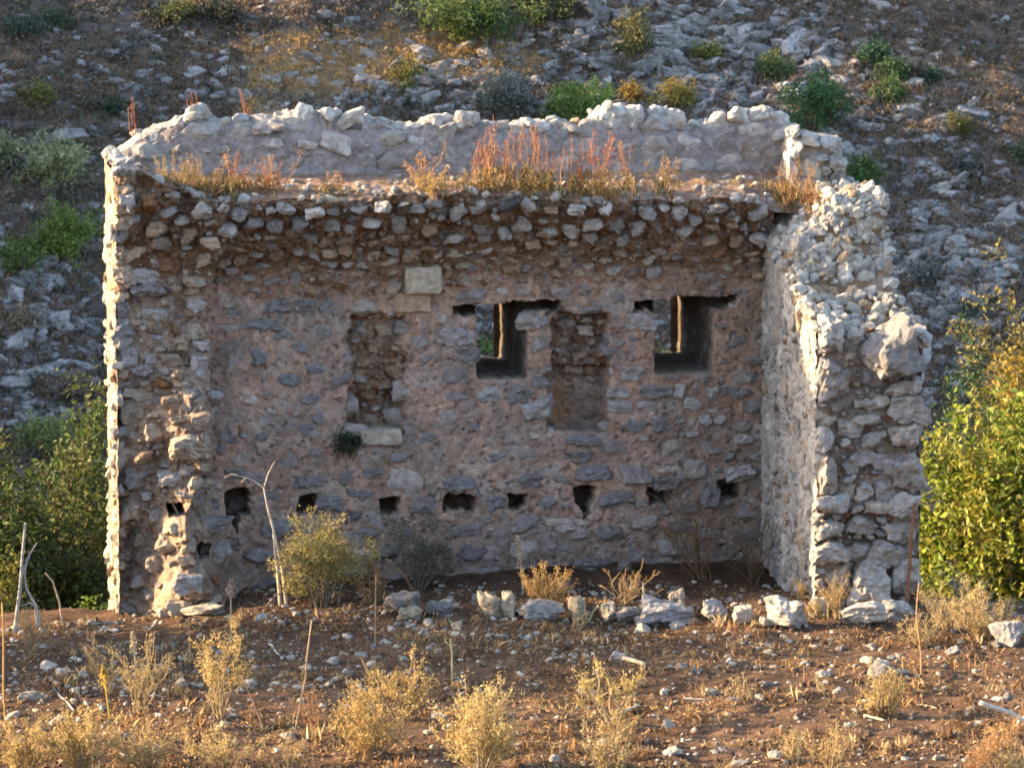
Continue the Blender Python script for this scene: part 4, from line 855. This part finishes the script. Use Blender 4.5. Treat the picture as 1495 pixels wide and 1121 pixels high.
BUSHES = [
 ('orange dry bush leaning right behind the boulder row', 795, 886, 84, 62, (0.45, 0.26, 0.065), dict(n=20, per=26, lean=0.35, fill=(0.15, 1), tuft=0.028)),
 ('forked orange-brown twiggy bush right of the leaning dry bush', 916, 884, 96, 66, ORN, dict(n=13, per=13, tuft=0.02, thick=0.009)),
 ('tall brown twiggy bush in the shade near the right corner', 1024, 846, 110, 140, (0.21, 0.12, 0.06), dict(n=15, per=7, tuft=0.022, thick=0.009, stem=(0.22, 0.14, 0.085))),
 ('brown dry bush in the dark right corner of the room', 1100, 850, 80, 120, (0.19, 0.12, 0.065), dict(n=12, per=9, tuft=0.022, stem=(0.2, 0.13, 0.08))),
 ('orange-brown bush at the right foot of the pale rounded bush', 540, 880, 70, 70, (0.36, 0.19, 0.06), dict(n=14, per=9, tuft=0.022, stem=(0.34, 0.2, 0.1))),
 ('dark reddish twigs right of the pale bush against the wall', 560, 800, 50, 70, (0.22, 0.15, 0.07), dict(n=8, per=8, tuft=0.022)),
 ('small golden bush beside the pointed white boulder', 1168, 872, 34, 30, GOLD, dict(n=8, per=10, tuft=0.02)),
 ('golden bush against the broken end between two boulders', 1222, 902, 50, 66, (0.46, 0.27, 0.08), dict(n=11, per=14, tuft=0.022)),
 ('small golden bush left of the broken end on the soil', 1192, 902, 32, 40, GOLD, dict(n=8, per=10, tuft=0.02)),
 ('large pale straw bush at the right below the yellow-green trees', 1440, 934, 104, 84, (0.52, 0.38, 0.16), dict(n=24, per=26, tuft=0.03, fill=(0.2, 1))),
 ('dull straw bush between the iron rod and the large straw bush', 1385, 920, 90, 70, (0.38, 0.28, 0.14), dict(n=16, per=10, tuft=0.025)),
 ('straw tangle at the foot of the iron rod', 1345, 945, 70, 50, STRAW, dict(n=14, per=12, tuft=0.025, lean=-0.3)),
 ('round golden bush casting a long shadow on bare soil at the right', 1292, 1046, 84, 76, (0.48, 0.35, 0.12), dict(n=18, per=18, tuft=0.026)),
 ('tall golden weed with three feathery heads in the shaded left foreground', 322, 1050, 84, 140, (0.46, 0.32, 0.09), dict(n=11, per=26, tuft=0.034, fill=(0.6, 1), thick=0.008)),
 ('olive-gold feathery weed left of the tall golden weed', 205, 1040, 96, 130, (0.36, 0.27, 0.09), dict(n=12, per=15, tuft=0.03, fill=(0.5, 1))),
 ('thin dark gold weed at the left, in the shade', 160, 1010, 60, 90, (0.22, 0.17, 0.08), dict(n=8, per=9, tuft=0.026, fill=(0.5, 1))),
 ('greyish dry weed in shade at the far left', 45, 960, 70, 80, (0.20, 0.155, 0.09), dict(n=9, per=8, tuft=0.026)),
 ('golden feathery weed in the middle foreground behind the pair', 590, 1050, 120, 96, GOLD, dict(n=16, per=24, tuft=0.034, fill=(0.45, 1))),
 ('golden bush lower left of the middle pair', 545, 1100, 130, 96, (0.46, 0.30, 0.085), dict(n=22, per=24, tuft=0.034, fill=(0.3, 1))),
 ('largest golden bush of the middle foreground with whitish stems', 698, 1132, 108, 150, (0.52, 0.37, 0.125), dict(n=28, per=34, tuft=0.036, fill=(0.3, 1), stem=(0.52, 0.43, 0.28))),
 ('golden weed with pale curved stems right of the largest bush', 892, 1052, 92, 92, (0.50, 0.36, 0.11), dict(n=9, per=26, tuft=0.034, fill=(0.7, 1), stem=(0.52, 0.42, 0.26), thick=0.009)),
 ('low golden weed under the pale curved stems', 905, 1085, 70, 50, (0.46, 0.30, 0.09), dict(n=9, per=12, tuft=0.028)),
 ('golden weed at the bottom edge right of the middle', 900, 1135, 76, 90, STRAW, dict(n=12, per=16, tuft=0.032)),
 ('sparse golden weed at the bottom edge under the bare soil', 1215, 1130, 100, 76, (0.44, 0.31, 0.12), dict(n=12, per=9, tuft=0.028, fill=(0.4, 1))),
 ('straw weed at the bottom edge left of the sparse one', 1160, 1115, 50, 50, STRAW, dict(n=8, per=10, tuft=0.028)),
 ('rusty orange weed in the lower right corner', 1462, 1132, 70, 88, (0.40, 0.19, 0.06), dict(n=11, per=18, tuft=0.032, fill=(0.5, 1))),
 ('pale straw weed cut by the lower right corner', 1490, 1140, 60, 60, PALE, dict(n=9, per=14, tuft=0.03)),
 ('reddish small weed at the bottom right edge', 1424, 1128, 34, 34, (0.40, 0.17, 0.06), dict(n=7, per=12, tuft=0.026)),
 ('reddish thin weed beside the leaning stalk left of the middle', 465, 1078, 36, 92, (0.30, 0.14, 0.06), dict(n=7, per=7, tuft=0.024, stem=(0.32, 0.18, 0.09))),
 ('golden weed under the tall golden weed at the bottom left', 330, 1120, 130, 66, (0.46, 0.33, 0.11), dict(n=14, per=16, tuft=0.032)),
 ('dense golden bush at the bottom left edge', 35, 1130, 120, 84, (0.47, 0.32, 0.10), dict(n=20, per=22, tuft=0.034, fill=(0.3, 1))),
 ('dense golden bush at the bottom left, second from the edge', 118, 1125, 120, 100, (0.50, 0.34, 0.105), dict(n=24, per=24, tuft=0.034, fill=(0.3, 1))),
 ('golden-brown bush at the bottom between the left masses', 215, 1128, 110, 80, (0.42, 0.28, 0.10), dict(n=18, per=18, tuft=0.032)),
 ('brown dry weed at the bottom left of the middle', 425, 1128, 90, 56, (0.34, 0.22, 0.10), dict(n=12, per=12, tuft=0.03)),
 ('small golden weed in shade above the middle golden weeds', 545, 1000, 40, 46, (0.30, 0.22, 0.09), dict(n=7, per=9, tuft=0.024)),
 ('small straw weed on lit soil below the boulder row', 838, 920, 36, 40, PALE, dict(n=6, per=8, tuft=0.022)),
 ('small straw tuft on lit soil at the right of the middle', 1080, 1020, 50, 40, STRAW, dict(n=7, per=6, tuft=0.022)),
 ('small straw tuft beside a stone near the round golden bush', 1205, 1015, 40, 40, STRAW, dict(n=6, per=6, tuft=0.022)),
]
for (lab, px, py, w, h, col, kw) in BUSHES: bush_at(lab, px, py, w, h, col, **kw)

# ---- bare stems, sticks and the iron rod
def stick(name, label, cat, pts, r0, r1, col, forks=(), mat=None, sides=6, wob=0.03):
    """pts: pixels of a bare stem, from its foot up; the foot stands on the ground, the rest at the same distance."""
    q0 = gb(*pts[0]); Y = q0[1]
    def P(a, b):
        d = ray(a, b); k = Y / d[1]; return CAM + k * d
    e = Acc(); W = np.array([q0 - np.array([0, 0, 0.06])] + [P(*p) for p in pts[1:]])
    def dense(W):
        out = [W[0]]
        for a, b in zip(W[:-1], W[1:]): out += list(curve(a, b, 4, wob)[1:])
        return np.array(out)
    tube(e, dense(W), r0, r1, col, sides)
    for f in forks: tube(e, dense(np.array([P(*p) for p in f])), r1 * 1.0, r1 * 0.45, col, 5)
    o = e.build(name, mat or M_WOOD, None, True, loc=q0); o.location = q0; return tag(o, label, cat)
WH, GW, BR = (0.52, 0.45, 0.35), (0.42, 0.38, 0.34), (0.33, 0.2, 0.115)
stick('dead_stem', 'tall white forked dead stem in front of the back wall', 'dead stem', [(420, 884), (412, 830), (401, 782), (391, 742), (385, 712)], 0.022, 0.008, WH, [[(385, 712), (392, 690), (401, 673)], [(385, 712), (368, 700), (338, 692), (328, 697)], [(360, 697), (352, 704)]])
stick('dead_stem', 'shorter white dead stem close against the tall forked one', 'dead stem', [(409, 884), (405, 830), (399, 780)], 0.022, 0.012, WH)
stick('stick', 'brown stick leaning from the soil to the left against the wall', 'stick', [(320, 884), (296, 828), (272, 772), (243, 718)], 0.018, 0.012, (0.36, 0.27, 0.19))
stick('stick', 'thin brown stick lying slanted at the foot of the pale bush', 'stick', [(378, 888), (405, 868), (430, 853)], 0.010, 0.007, (0.2, 0.13, 0.09))
stick('stick', 'orange-brown stick leaning left of the first boulder', 'stick', [(608, 864), (590, 838), (563, 815)], 0.014, 0.009, (0.40, 0.24, 0.13))
stick('dead_stem', 'tall grey dead stem at the left edge of the ledge', 'dead stem', [(20, 922), (28, 870), (32, 820), (37, 763)], 0.024, 0.014, (0.40, 0.38, 0.37), [[(30, 845), (40, 815), (54, 792)]])
stick('dead_stem', 'grey forked dead stem right of the tall one at the left', 'dead stem', [(58, 916), (52, 884), (38, 858)], 0.03, 0.012, (0.44, 0.41, 0.38), [[(38, 858), (36, 835), (43, 812)], [(52, 884), (44, 880), (30, 884)]])
stick('dead_stem', 'thin brown dead stem nearest the left wall', 'dead stem', [(93, 914), (87, 880), (77, 848), (66, 836)], 0.015, 0.008, (0.38, 0.3, 0.22))
stick('stalk', 'orange stalk standing at the very left edge', 'stalk', [(8, 1050), (5, 980), (3, 880)], 0.013, 0.008, (0.42, 0.25, 0.10))
stick('stalk', 'long pale leaning stalk left of the middle foreground', 'stalk', [(431, 1062), (446, 990), (455, 905)], 0.013, 0.007, (0.45, 0.30, 0.18))
stick('stalk', 'pale stalk with a hooked top on the lit soil', 'stalk', [(660, 992), (660, 955), (657, 932)], 0.011, 0.008, PALE, [[(660, 945), (650, 936), (652, 930)]])
stick('stalk', 'short pale stalk leaning right below the boulder row', 'stalk', [(856, 908), (866, 892), (874, 884)], 0.012, 0.014, PALE)
stick('stalk', 'pale stub standing by the orange-brown twiggy bush', 'stalk', [(941, 886), (940, 868), (939, 850)], 0.016, 0.011, WH)
stick('stalk', 'thin stalk in the shaded soil below the leaning stick', 'stalk', [(278, 965), (276, 930), (275, 900)], 0.009, 0.006, (0.36, 0.24, 0.14))
stick('stalk', 'slender stalk in front of the pale bush', 'stalk', [(547, 940), (548, 890), (549, 838)], 0.010, 0.006, (0.40, 0.27, 0.16))
stick('stalk', 'two-part dead stalk at the right standing on lit soil', 'stalk', [(1345, 986), (1345, 955), (1338, 900), (1342, 850)], 0.012, 0.007, (0.42, 0.24, 0.12), [[(1350, 930), (1355, 955), (1358, 978)]])
stick('stalk', 'short brown stalk on bare soil at the right', 'stalk', [(1174, 998), (1174, 986), (1174, 972)], 0.008, 0.006, BR)
stick('stalk', 'dark curved stalk in front of the tall golden weed', 'stalk', [(390, 1065), (372, 1030), (352, 985)], 0.009, 0.006, (0.3, 0.2, 0.12))
for (lab, foot, top, head, c) in [('dried mullein spike in front of the left part of the wall', (336, 950), (337, 868), (338, 846), (0.40, 0.30, 0.21)),
                                  ('dried mullein spike with a sharp tip left of the leaning orange bush', (764, 868), (760, 822), (755, 782), (0.42, 0.34, 0.25)),
                                  ('stout pale mullein spike in the shaded left foreground', (204, 1010), (196, 950), (194, 922), (0.46, 0.37, 0.24)),
                                  ('yellow flower spike left of the olive-gold weed', (162, 1050), (154, 1000), (150, 972), (0.42, 0.30, 0.07))]:
    o = stick('mullein_spike', lab, 'plant', [foot, top, head], 0.012, 0.008, c)
    q0 = np.array(o.location); d1 = ray(*top); d2 = ray(*head); a = CAM + q0[1] / d1[1] * d1 - q0; b = CAM + q0[1] / d2[1] * d2 - q0
    A = Acc(); t = rng.random(170) ** 0.8; pts = a + (b - a) * t[:, None] + rng.normal(size=(170, 3)) * (0.028 * (1.15 - t))[:, None]
    cards(A, pts, 0.035, np.array(c) * 1.15, 0.6, 1.0); tag(A.build('foliage', M_DRY, o, smooth_=False), kind='stuff')
e = Acc(); W = [L2W(np.array([LP(a, b, -3.02 + k)[0], -3.02 + k, LP(a, b, -3.02 + k)[1]])) for a, b, k in [(1323, 892, 0), (1327, 840, 0.02), (1330, 790, 0.04), (1335, 735, 0.06)]]
tube(e, np.array(W), 0.020, 0.018, (0.22, 0.095, 0.05), 8); o = e.build('iron_rod', M_RUST, None, True, loc=W[0]); o.location = W[0]
tag(o, 'rusty iron rod leaning upright against the right edge of the broken end', 'rod')
stick('fallen_branch', 'whitish fallen branch lying at the right edge of the picture', 'branch', [(1510, 1056), (1480, 1042), (1450, 1032), (1430, 1025)], 0.028, 0.026, (0.52, 0.46, 0.38), [[(1490, 1048), (1484, 1062), (1470, 1068)], [(1494, 1050), (1492, 1066)]])
def lying(name, label, a, b, r, col):
    A_, B_ = gb(*a), gb(*b); e = Acc(); W = curve(A_ + np.array([0, 0, r]), B_ + np.array([0, 0, r * 1.4]), 7, 0.05); tube(e, W, r, r * 0.8, col, 7)
    o = e.build(name, M_WOOD, None, True, loc=A_); o.location = A_; tag(o, label, 'stick')
lying('stick', 'thick pale stick lying beside white stones in the lit middle ground', (905, 962), (941, 974), 0.026, (0.58, 0.47, 0.30))
lying('stick', 'curved pale stick lying under the weed with pale stems', (893, 1052), (932, 1032), 0.018, (0.56, 0.45, 0.29))
lying('stick', 'pale twig lying on the dark soil right of a stone', (998, 1022), (1034, 1024), 0.014, (0.55, 0.45, 0.32))
lying('stick', 'whitish twig lying under the round golden bush', (1262, 1046), (1292, 1054), 0.014, (0.55, 0.45, 0.32))
lying('stick', 'twig lying right of the round golden bush', (1344, 1030), (1368, 1036), 0.012, (0.55, 0.42, 0.26))
lying('stick', 'white stick lying in the shaded soil left of the middle', (394, 942), (412, 963), 0.012, (0.55, 0.5, 0.42))
lying('stick', 'pale twig lying in the shade at the left', (84, 1012), (108, 1038), 0.010, (0.46, 0.42, 0.36))
lying('stick', 'dead twig lying across the boulder at the broken end', (1262, 896), (1316, 890), 0.014, (0.50, 0.40, 0.28))

# ---- boulders of the collapsed front, each its own thing
BOUL = [(588, 880, 62, 40, 'rough grey boulder with a dark hollow at the left end of the row', GR), (600, 893, 40, 26, 'small rounded tan boulder in front of the leftmost rough one', TN), (642, 886, 52, 32, 'dark grey tilted slab second in the row', (0.2, 0.2, 0.21)), (716, 882, 44, 38, 'knobbly pale boulder left of the upright one', (0.42, 0.36, 0.28)), (742, 880, 24, 48, 'upright narrow pale boulder', (0.44, 0.39, 0.32)), (698, 874, 24, 18, 'bluish stone lying just inside the row in shade', GR),
        (790, 890, 84, 30, 'long low grey boulder under the leaning orange bush', (0.29, 0.28, 0.28)), (842, 888, 30, 44, 'pointed pale boulder at the middle of the row', (0.46, 0.40, 0.32)), (888, 892, 28, 34, 'pale triangular boulder right of the middle one', (0.46, 0.41, 0.34)), (916, 894, 50, 22, 'low grey boulder behind the triangular one', GR), (972, 893, 92, 42, 'wide grey boulder with a dark flat face', (0.31, 0.31, 0.335)), (987, 874, 28, 30, 'small boulder standing on the wide grey one', (0.42, 0.36, 0.29)), (988, 860, 14, 12, 'tiny stone topping the small boulder', GR), (1042, 890, 50, 36, 'split grey boulder right of the wide one', (0.35, 0.34, 0.34)), (1086, 895, 34, 34, 'white lumpy boulder left of the pointed one', (0.46, 0.43, 0.39)),
        (1144, 892, 74, 54, 'pointed white boulder standing alone before the broken end', (0.47, 0.45, 0.43)), (1118, 908, 22, 18, 'white stone at the left foot of the pointed white boulder', (0.45, 0.42, 0.38)), (1196, 884, 32, 32, 'white block against the foot of the broken end', (0.45, 0.42, 0.38)), (1262, 892, 80, 38, 'broad white boulder at the foot of the broken end', (0.45, 0.43, 0.41)), (1306, 890, 62, 36, 'grey boulder at the right end of the row', (0.39, 0.385, 0.385)), (1314, 868, 30, 26, 'white block on the right end boulder', (0.46, 0.43, 0.39)), (1232, 880, 24, 24, 'tan stone behind the broad white boulder', TN),
        (1473, 922, 50, 40, 'pinkish grey boulder at the right edge by the straw bush', (0.38, 0.36, 0.36)), (858, 822, 46, 22, 'grey slab lying in the shaded room', GR), (912, 825, 24, 18, 'stone in the shaded room near the back wall', GR), (668, 912, 18, 14, 'small boulder in front of the dark slab', (0.42, 0.37, 0.3)), (300, 888, 60, 20, 'white rubble lump at the foot of the left wall', (0.45, 0.42, 0.37)), (268, 893, 30, 18, 'tan rubble lump at the foot of the left wall', TN), (1170, 905, 20, 12, 'small white stone right of the pointed boulder', (0.45, 0.42, 0.38)), (940, 905, 40, 18, 'white flat stone before the wide grey boulder', (0.45, 0.43, 0.4)), (990, 912, 28, 14, 'white stone on the soil before the wide grey boulder', (0.46, 0.44, 0.41))]
for (px, py, w, h, lab, col) in BOUL:
    q = gb(px, py + h * 0.42); m = np.linalg.norm(q - CAM) / FPX
    Vr, Fr = rock(3, (w * m / 2 * 0.85, w * m / 2 * 0.65, h * m / 2 * 0.88), (rng.normal(0, .12), rng.normal(0, .12), rng.uniform(0, 6)) if w < 1.4 * h else (rng.normal(0, .1), rng.normal(0, .1), rng.normal(0, .25)))
    Vr = Vr * (1 + 0.10 * fbm(Vr + px, 0.15, 4, 0.6)[:, None])
    me = raw_mesh('boulder', Vr, Fr, np.clip(0.8 * np.array(col) * np.array([1.02, 0.97, 0.9]) * (1 + 0.25 * fbm(Vr, 0.2, 3)[:, None]), 0.05, 0.6), False); me.materials.append(M_STONE)
    o = link('boulder', me); o.location = q + np.array([0, 0, h * m * 0.38]); tag(o, lab, 'boulder')

# ---- loose stones on the soil
pos = []
named = [(854, 960, 22), (808, 964, 22), (903, 962, 24), (938, 920, 26), (735, 930, 18), (770, 932, 20), (560, 938, 18), (528, 958, 22), (542, 972, 18), (424, 962, 18), (487, 966, 20), (445, 978, 18), (436, 1004, 20), (478, 1000, 18), (62, 945, 22), (70, 975, 26), (92, 984, 30), (120, 985, 20), (136, 972, 14), (110, 1010, 20), (45, 1020, 34), (85, 1055, 28), (20, 1045, 20), (265, 1000, 30), (420, 1076, 26), (640, 1048, 24), (365, 1000, 28), (640, 952, 16), (995, 974, 22), (1018, 978, 22), (970, 1012, 18), (1034, 1012, 26), (860, 1014, 26), (955, 1046, 18), (975, 1062, 26), (880, 1085, 24), (980, 1098, 26), (1120, 1000, 22), (1133, 998, 12), (1110, 1022, 18), (1170, 960, 18), (1202, 986, 24), (1268, 966, 26), (1290, 970, 22), (1280, 982, 30), (1316, 984, 22), (1228, 948, 18), (1240, 1060, 18), (1370, 1108, 28), (1135, 1104, 22), (1390, 952, 20), (1450, 905, 20), (228, 1095, 24), (1080, 1115, 26), (810, 1110, 26), (1470, 1020, 24), (700, 905, 18), (625, 910, 22), (200, 985, 18), (150, 1035, 18), (330, 980, 20), (380, 905, 22), (412, 912, 18), (508, 930, 16), (600, 915, 18)]
for (px, py, s) in named: pos.append((px, py, s / 2 * rng.uniform(.7, .95)))
def dens(px, py):
    return 0.30 + 0.75 * math.exp(-((px - 230) / 260) ** 2 - ((py - 985) / 60) ** 2) + 0.55 * math.exp(-((px - 800) / 300) ** 2 - ((py - 925) / 45) ** 2) + (0.5 if py < 905 else 0)
gp = []
while len(gp) < 10500:
    px, py = rng.uniform(-30, 1525), 848 + (1150 - 848) * rng.random() ** 0.9
    if rng.random() < dens(px, py) / 1.3: gp.append((px, py, 0.7 + 5.0 * rng.random() ** 7))
for _ in range(2600): gp.append((rng.uniform(-700, -30) if rng.random() < .5 else rng.uniform(1525, 2200), rng.uniform(880, 1160), 0.9 + 5.0 * rng.random() ** 7))
for _ in range(420): gp.append((rng.uniform(-40, 175) if rng.random() < .6 else rng.uniform(1330, 1520), rng.uniform(893, 925), 0.8 + 4.5 * rng.random() ** 6))
gp = pos + gp
def ground_many(px, py):
    a = (px - 747.5) / FPX; b = -(py - 560.5) / FPX
    D = np.stack([a, math.cos(PITCH) + b * math.sin(PITCH), -math.sin(PITCH) + b * math.cos(PITCH)], -1); lo = np.full(len(px), 33.0); hi = np.where((px < 172) | (px > 1338), 51.0, 55.0)
    for k in range(18):
        mm = (lo + hi) / 2; P = CAM + mm[:, None] * D; bel = P[:, 2] < ground_z(P[:, 0], P[:, 1]); hi = np.where(bel, mm, hi); lo = np.where(bel, lo, mm)
    P = CAM + hi[:, None] * D; P[:, 2] = ground_z(P[:, 0], P[:, 1]); return P
gp = np.array(gp); GP = ground_many(gp[:, 0], gp[:, 1]); order = np.argsort(-gp[:, 2]); grav = Acc(); cnt = 0
for i in order:
    s = gp[i, 2] * np.linalg.norm(GP[i] - CAM) / FPX
    Vr, Fr = rock(2 if s > 0.035 else 1, s * rng.uniform(0.65, 1.3, 3) * np.array([1.1, 1.0, 0.7]), np.append(rng.normal(0, .3, 2), rng.uniform(0, 6)))
    c = pal('pale' if rng.random() < 0.6 else ('grey' if rng.random() < .6 else 'warm')) * rng.uniform(0.6, 1.1) * np.array([1.0, 0.95, 0.88])
    base = GP[i] + np.array([0, 0, s * 0.08])
    if cnt < 295 and 0 < gp[i, 0] < 1495 and gp[i, 1] < 1118:
        cnt += 1; me = raw_mesh('stone', Vr, Fr, c, False); me.materials.append(M_STONE); o = link('stone', me); o.location = base
        zone = 'in the shaded left foreground' if gp[i, 0] < 600 and 925 < gp[i, 1] < 1030 else 'near the boulder row before the room' if gp[i, 1] < 925 else 'among the golden weeds at the bottom left' if gp[i, 0] < 620 else \
               'on the lit bare soil at the right' if gp[i, 0] > 1060 else 'among straw litter at the middle right'
        tag(o, 'pale limestone lump lying loose ' + zone, 'stone', 'loose stones ' + zone)
    else: grav.add(Vr + base, Fr, c)
cl = np.stack([rng.uniform(-30, 1525, 9000), 850 + 300 * rng.random(9000) ** 0.9], -1); CP = ground_many(cl[:, 0], cl[:, 1])
for q, r in zip(CP, rng.random(9000)):      # clods of the soil itself
    s = 0.008 + 0.03 * r ** 5; Vr, Fr = rock(1, s * rng.uniform(0.7, 1.3, 3) * np.array([1.1, 1.0, 0.8]), rng.normal(0, 1, 3))
    grav.add(Vr + q, Fr, np.array([0.125, 0.075, 0.046]) * rng.uniform(0.55, 1.7))
tag(grav.build('gravel', M_STONE, None, False), kind='stuff')

# ---- straw litter and low dry grass
lit = Acc(); N = 55000
px = np.concatenate([rng.uniform(-30, 1525, N - 13000), rng.uniform(-700, -30, 5000), rng.uniform(1525, 2200, 5000), rng.uniform(-40, 175, 1800), rng.uniform(1330, 1520, 1200)])
py = np.concatenate([862 + (1150 - 862) * rng.random(N - 13000) ** 0.85, rng.uniform(890, 1150, 10000), rng.uniform(892, 928, 3000)])
P = ground_many(px, py); k = smooth(-0.35, 0.35, fbm(P, 1.1, 3)) * (0.6 + 0.4 * smooth(960, 1060, py)) + 0.5 * np.exp(-((px - 800) / 280) ** 2 - ((py - 930) / 40) ** 2)
P = P[rng.random(N) < 1.1 * k]; cc = np.array([[0.44, 0.29, 0.13], [0.32, 0.19, 0.09], [0.48, 0.36, 0.20], [0.17, 0.10, 0.055]])[rng.integers(4, size=len(P))]
cards(lit, P + np.array([0, 0, 0.012]), 0.07, cc, 0.11, 0.0)
for i in rng.choice(len(P), 420, replace=False):
    q = P[i]; n = int(rng.integers(5, 12)); hh = rng.uniform(0.05, 0.16)
    pts = q + np.concatenate([rng.normal(size=(n, 2)) * 0.04, np.full((n, 1), hh * 0.45)], 1); cards(lit, pts, hh, cc[i] * 1.1, 0.07, 2.5)
tag(lit.build('dry_grass', M_DRY, smooth_=False), kind='stuff')

# ---- weeds and grass on the terrace edge
tg = Acc(); _tgrid = ter(*np.meshgrid(ter_x, np.linspace(0, 1, 70), indexing='ij'))
def terr_pt(px, v):
    x = LP(px, 275, -0.4)[0]; i = min(max(int(round((x - ter_x[0]) / 0.03)), 0), len(ter_x) - 1)
    return _tgrid[i, int(round(v * 69))]
for i in range(900):
    px = rng.uniform(225, 1165); w = 0.05 + 0.5 * math.exp(-((px - 320) / 80) ** 2) + 0.28 * math.exp(-((px - 790) / 130) ** 2) + 0.8 * math.exp(-((px - 1165) / 35) ** 2)
    if rng.random() > w: continue
    q = terr_pt(px, rng.uniform(0.0, 0.35)); n = int(rng.integers(6, 14)); hh = rng.uniform(0.05, 0.2) * (0.5 + 0.6 * min(w, 1))
    pts = q + np.concatenate([rng.normal(size=(n, 2)) * 0.05, rng.uniform(0.2, 0.7, (n, 1)) * hh], 1)
    cards(tg, L2W(pts), hh, np.array([(0.34, 0.24, 0.11), (0.26, 0.16, 0.08), (0.20, 0.17, 0.075)][rng.integers(3)]), 0.06, 2.6)
tag(tg.build('terrace_grass', M_DRY, smooth_=False), kind='stuff')
def red_weed(label, px, v, w, h, n, head, low=(0.30, 0.22, 0.08), red=0.5):
    q = L2W(terr_pt(px, v)); m = 52.5 / FPX * 1.01; e = empty('tall_weed', q, label, 'weed'); S = Acc(); H_ = Acc(); B_ = Acc()
    for k in range(n):
        b = np.array([rng.normal(0, w * m * 0.25), rng.normal(0, 0.1), -0.03]); hh = h * m * rng.uniform(0.45, 1.08)
        st = curve(b, b + np.array([rng.normal(0, 0.09), rng.normal(0, 0.08), hh]), 6, 0.2); tube(S, st, 0.006, 0.003, (0.34, 0.20, 0.11), 3)
        t = rng.uniform(1 - red, 1.0, 34); pts = b + (st[-1] - b) * t[:, None] + rng.normal(size=(34, 3)) * 0.02
        cards(H_, pts, 0.03, np.array(head), 0.4, 1.0)
    nb = n * 5; pts = np.concatenate([rng.normal(size=(nb, 1)) * w * m * 0.3, rng.normal(size=(nb, 1)) * 0.1, rng.uniform(0, 0.32, (nb, 1)) * h * m], 1)
    cards(B_, pts, 0.12, np.array(low) * 0.8, 0.12, 2.0)
    S.build('stem', M_DRY, e); tag(H_.build('foliage', M_DRY, e, smooth_=False), kind='stuff'); B_.build('foliage', M_DRY, e, smooth_=False)
RD = (0.31, 0.14, 0.08)
for a in [('ochre grass clump highest at the left end of the terrace edge', 300, 0.2, 60, 62, 12, (0.40, 0.27, 0.10), (0.42, 0.30, 0.10), 0.6), ('pinkish dry weed right of the ochre clump at the left', 352, 0.18, 40, 66, 9, (0.36, 0.17, 0.10)), ('broad pinkish-orange weed at the left third of the terrace', 395, 0.2, 46, 62, 12, (0.38, 0.19, 0.10), (0.38, 0.22, 0.10), 0.7), ('low brownish weed between the left weeds and the middle ones', 480, 0.15, 46, 42, 9, (0.34, 0.2, 0.11)),
          ('narrow upright tan weed left of the tall red ones', 622, 0.12, 30, 74, 8, (0.42, 0.24, 0.11), (0.42, 0.30, 0.12)), ('small ochre tuft below the narrow tan weed', 626, 0.0, 36, 44, 9, (0.42, 0.29, 0.12), (0.42, 0.3, 0.12)), ('tall brick-red weed, leftmost of the dense red clumps', 708, 0.15, 52, 92, 14, RD), ('tall brick-red weed, second of the dense red clumps', 736, 0.2, 36, 100, 11, RD), ('tall brick-red weed above the middle of the terrace edge', 770, 0.15, 36, 98, 10, RD), ('tall red weed with greenish foot right of the middle clump', 800, 0.2, 36, 92, 9, RD, (0.22, 0.22, 0.06)), ('tall brick-red weed with the reddest head', 868, 0.2, 40, 96, 11, (0.42, 0.13, 0.06)), ('thin red weed left of the reddest one', 842, 0.2, 24, 76, 6, RD), ('thin pinkish weed right of the red clumps', 925, 0.2, 26, 70, 6, (0.32, 0.16, 0.1)), ('ochre feathery clump at the right of the terrace', 968, 0.15, 40, 58, 12, (0.46, 0.29, 0.10), (0.36, 0.26, 0.09), 0.45), ('ochre grass clump below the reddest weed', 885, 0.05, 60, 50, 12, (0.40, 0.26, 0.10), (0.36, 0.25, 0.08)), ('ochre grass clump below the middle red weeds', 755, 0.05, 70, 44, 12, (0.40, 0.27, 0.10), (0.38, 0.27, 0.09)), ('low ochre grass clump left of the middle red weeds', 690, 0.05, 44, 40, 8, (0.42, 0.28, 0.1)), ('tall dry grass clump against the broken pier at the right', 1168, 0.1, 50, 74, 14, (0.40, 0.25, 0.10), (0.36, 0.23, 0.09), 0.8), ('dry grass hanging in the gap left of the right wall', 1185, 0.0, 40, 56, 12, (0.36, 0.21, 0.09), (0.32, 0.2, 0.08), 0.8), ('dull grass clump at the left corner of the terrace', 256, 0.15, 50, 50, 10, (0.33, 0.24, 0.10), (0.34, 0.25, 0.1), 0.7)]:
    red_weed(*a)
for (lab, px, py, h) in [('thin red stem on the ridge stones at the left corner of the parapet', 195, 178, 36), ('red stem standing on the highest stone of the left parapet', 285, 160, 26), ('thin brown stem on the parapet right of the highest left stone', 360, 172, 40)]:
    x, z = LP(px, py, 1.0); q = L2W(np.array([x, 1.05, z - 0.15])); e = Acc()
    for k in range(4): tube(e, curve((rng.normal(0, .03), 0, 0), (rng.normal(0, .06), 0, h / 126 * rng.uniform(.7, 1.3) + 0.1), 5, 0.1), 0.006, 0.003, (0.34, 0.14, 0.07), 3)
    t = rng.random(22); cards(e, np.stack([rng.normal(size=22) * 0.03, rng.normal(size=22) * 0.03, 0.1 + t * h / 126], -1), 0.024, RD, 0.4, 1.0)
    o = e.build('thin_weed', M_DRY); o.location = q; tag(o, lab, 'weed')
